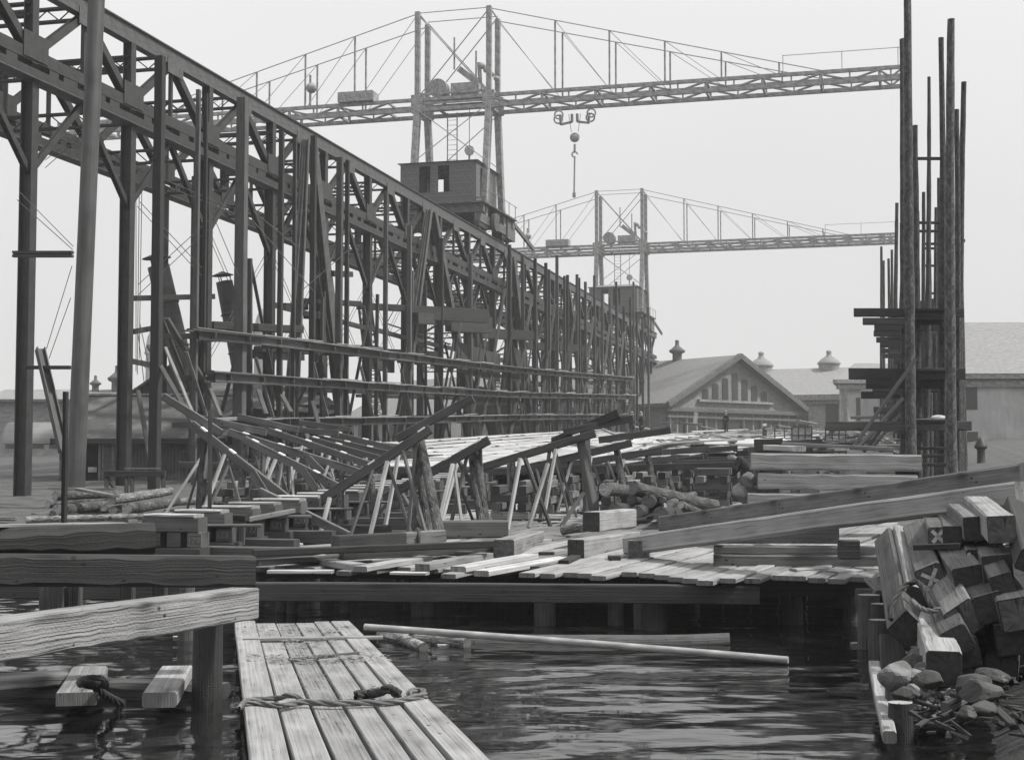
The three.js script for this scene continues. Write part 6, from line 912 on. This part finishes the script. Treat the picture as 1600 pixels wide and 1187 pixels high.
/* ================= people ================= */
function field(bones, inflate, res, c, half) {
  const mc = new MarchingCubes(res, new THREE.MeshBasicMaterial(), false, false, 200000); mc.isolation = 0; const n = res, f = mc.field;
  const d = (p, b) => { const [a, e, r0, r1] = b, ab = e.clone().sub(a), t = Math.max(0, Math.min(1, p.clone().sub(a).dot(ab) / ab.lengthSq())); return p.distanceTo(a.clone().addScaledVector(ab, t)) - (r0 + (r1 - r0) * t) - inflate; };
  const p = V(0, 0, 0); for (let z = 0; z < n; z++) for (let y = 0; y < n; y++) for (let x = 0; x < n; x++) { p.set(c.x + (x / n * 2 - 1) * half, c.y + (y / n * 2 - 1) * half, c.z + (z / n * 2 - 1) * half); let s = 0; for (const b of bones) s += Math.exp(-d(p, b) * 55); f[x + y * n + z * n * n] = Math.log(Math.max(s, 1e-12)) / 55; }
  mc.update(); const N = mc.count, ge = new THREE.BufferGeometry(), P0 = new Float32Array(N * 3); for (let i = 0; i < N; i++) { P0[i * 3] = mc.positionArray[i * 3] * half + c.x; P0[i * 3 + 1] = mc.positionArray[i * 3 + 1] * half + c.y; P0[i * 3 + 2] = mc.positionArray[i * 3 + 2] * half + c.z; } ge.setAttribute('position', new THREE.BufferAttribute(P0, 3)); ge.setAttribute('normal', new THREE.BufferAttribute(new Float32Array(mc.normalArray.subarray(0, N * 3)), 3)); ge.setAttribute('uv', new THREE.BufferAttribute(new Float32Array(N * 2), 2)); return ge;
}
const SKIN = mat('skin', .30, null), CLOTH = mat('dark cloth', .035, TX.rough), TROUS = mat('dark trousers', .05, TX.rough), HAT = mat('dark cap', .025, TX.rough);
function person(base, yaw, pose, label) {
  const t = thing('person', label, 'person', base); const c = V(0, .9, 0); const J = pose;
  const v = a => V(...a); const hip = V(0, .93, 0), chest = v(J.chest), neck = v(J.neck), head = v(J.head);
  const legs = [], arms = []; for (const s of [0, 1]) { const sx = s ? 1 : -1; legs.push([V(sx * .09, .92, 0), v(J.knee[s]), .085, .058], [v(J.knee[s]), v(J.ankle[s]), .056, .04], [v(J.ankle[s]), v(J.ankle[s]).add(V(0, -.035, .15)), .04, .035]); const sh = chest.clone().add(V(sx * .19, .11, 0)); arms.push([sh, v(J.elbow[s]), .056, .044], [v(J.elbow[s]), v(J.hand[s]), .043, .03], [v(J.hand[s]), v(J.hand[s]).add(V(0, -.05, .05)), .034, .022]); }
  const torso = [[hip, chest, .13, .155], [chest.clone().add(V(-.13, .08, 0)), chest.clone().add(V(.13, .08, 0)), .085, .085], [hip.clone().add(V(-.06, 0, 0)), hip.clone().add(V(.06, 0, 0)), .12, .12]];
  const hd = [[neck, head, .055, .06], [head, head.clone().add(V(0, .09, .01)), .085, .095], [head.clone().add(V(0, -.01, .07)), head.clone().add(V(0, -.03, .07)), .05, .04], [head.clone().add(V(0, .03, .1)), head.clone().add(V(0, 0, .125)), .012, .016], [head.clone().add(V(-.095, .03, 0)), head.clone().add(V(-.095, .0, 0)), .016, .014], [head.clone().add(V(.095, .03, 0)), head.clone().add(V(.095, 0, 0)), .016, .014]];
  const add = (ge, m, n, par) => { const me = new THREE.Mesh(ge, m); me.position.copy(base); me.rotation.y = yaw; return put(me, n, par); };
  const body = add(field([...torso, ...hd, ...legs, ...arms], 0, 84, c, 1.02), SKIN, 'body', t);
  add(field([...torso, ...arms.filter((_, i) => i % 3 < 2), [hip, hip.clone().add(V(0, -.14, 0)), .14, .17]], .018, 64, V(0, 1.1, 0), .75), CLOTH, 'jacket', t); add(field(legs, .016, 64, V(0, .48, 0), .62), TROUS, 'trousers', t);
  const cap = new THREE.SphereGeometry(.112, 16, 8, 0, 6.3, 0, 1.45); cap.scale(1, .75, 1.1); cap.translate(head.x, head.y + .075, head.z); const br = new THREE.CylinderGeometry(.1, .1, .014, 14); br.translate(head.x, head.y + .08, head.z + .075); add(mergeGeometries([cap, br]), HAT, 'cap', t); void body; return t;
}
const stand = { chest: [0, 1.27, .01], neck: [0, 1.46, .01], head: [0, 1.56, .03], knee: [[-.1, .5, .03], [.11, .5, .0]], ankle: [[-.12, .07, -.02], [.14, .07, -.01]], elbow: [[-.26, 1.1, -.03], [.25, 1.1, .0]], hand: [[-.2, .95, .16], [.12, 1.14, .2]] };
const stand2 = { ...stand, elbow: [[-.25, 1.1, .03], [.27, 1.1, -.04]], hand: [[-.08, 1.18, .22], [.26, .86, .04]] };
person(onSlip(987, 687, 1.1), 1.2, stand, 'standing man in dark jacket and cap, left of the pair on the plating'); person(onSlip(1003, 687, 1.1), -1.4, stand2, 'standing man in dark clothes and cap, right of the pair on the plating'); person(onSlip(1135, 679, 1.1), -1.0, stand, 'dark clothed man standing alone before the arched door of the gable');
{ // stooping worker beside the heavy stack
  const b = onSlip(1172, 783, .1); person(b, -1.9, { chest: [0, 1.14, .27], neck: [0, 1.26, .42], head: [0, 1.3, .52], knee: [[-.11, .5, .12], [.11, .5, .05]], ankle: [[-.12, .07, -.05], [.13, .07, -.1]], elbow: [[-.24, .96, .36], [.25, .95, .38]], hand: [[-.16, .76, .52], [.17, .76, .54]] }, 'man in dark clothes stooping beside the heavy timber stack'); 
  for (const [x, y, r, l] of [[1170, 752, .2, 'pale lump of stone or canvas beside the stooping man, upper'], [1163, 772, .26, 'pale rounded bundle at the foot of the heavy stack']]) { const o = new THREE.Mesh(rockGeo(r, 1, 1, 1), ROCKM[0]); o.position.copy(P(x, y, 33.4)); tag(put(o, 'pale_bundle'), l, 'bundle'); } }

renderer.setSize(1024, 759);
renderer.render(scene, camera);
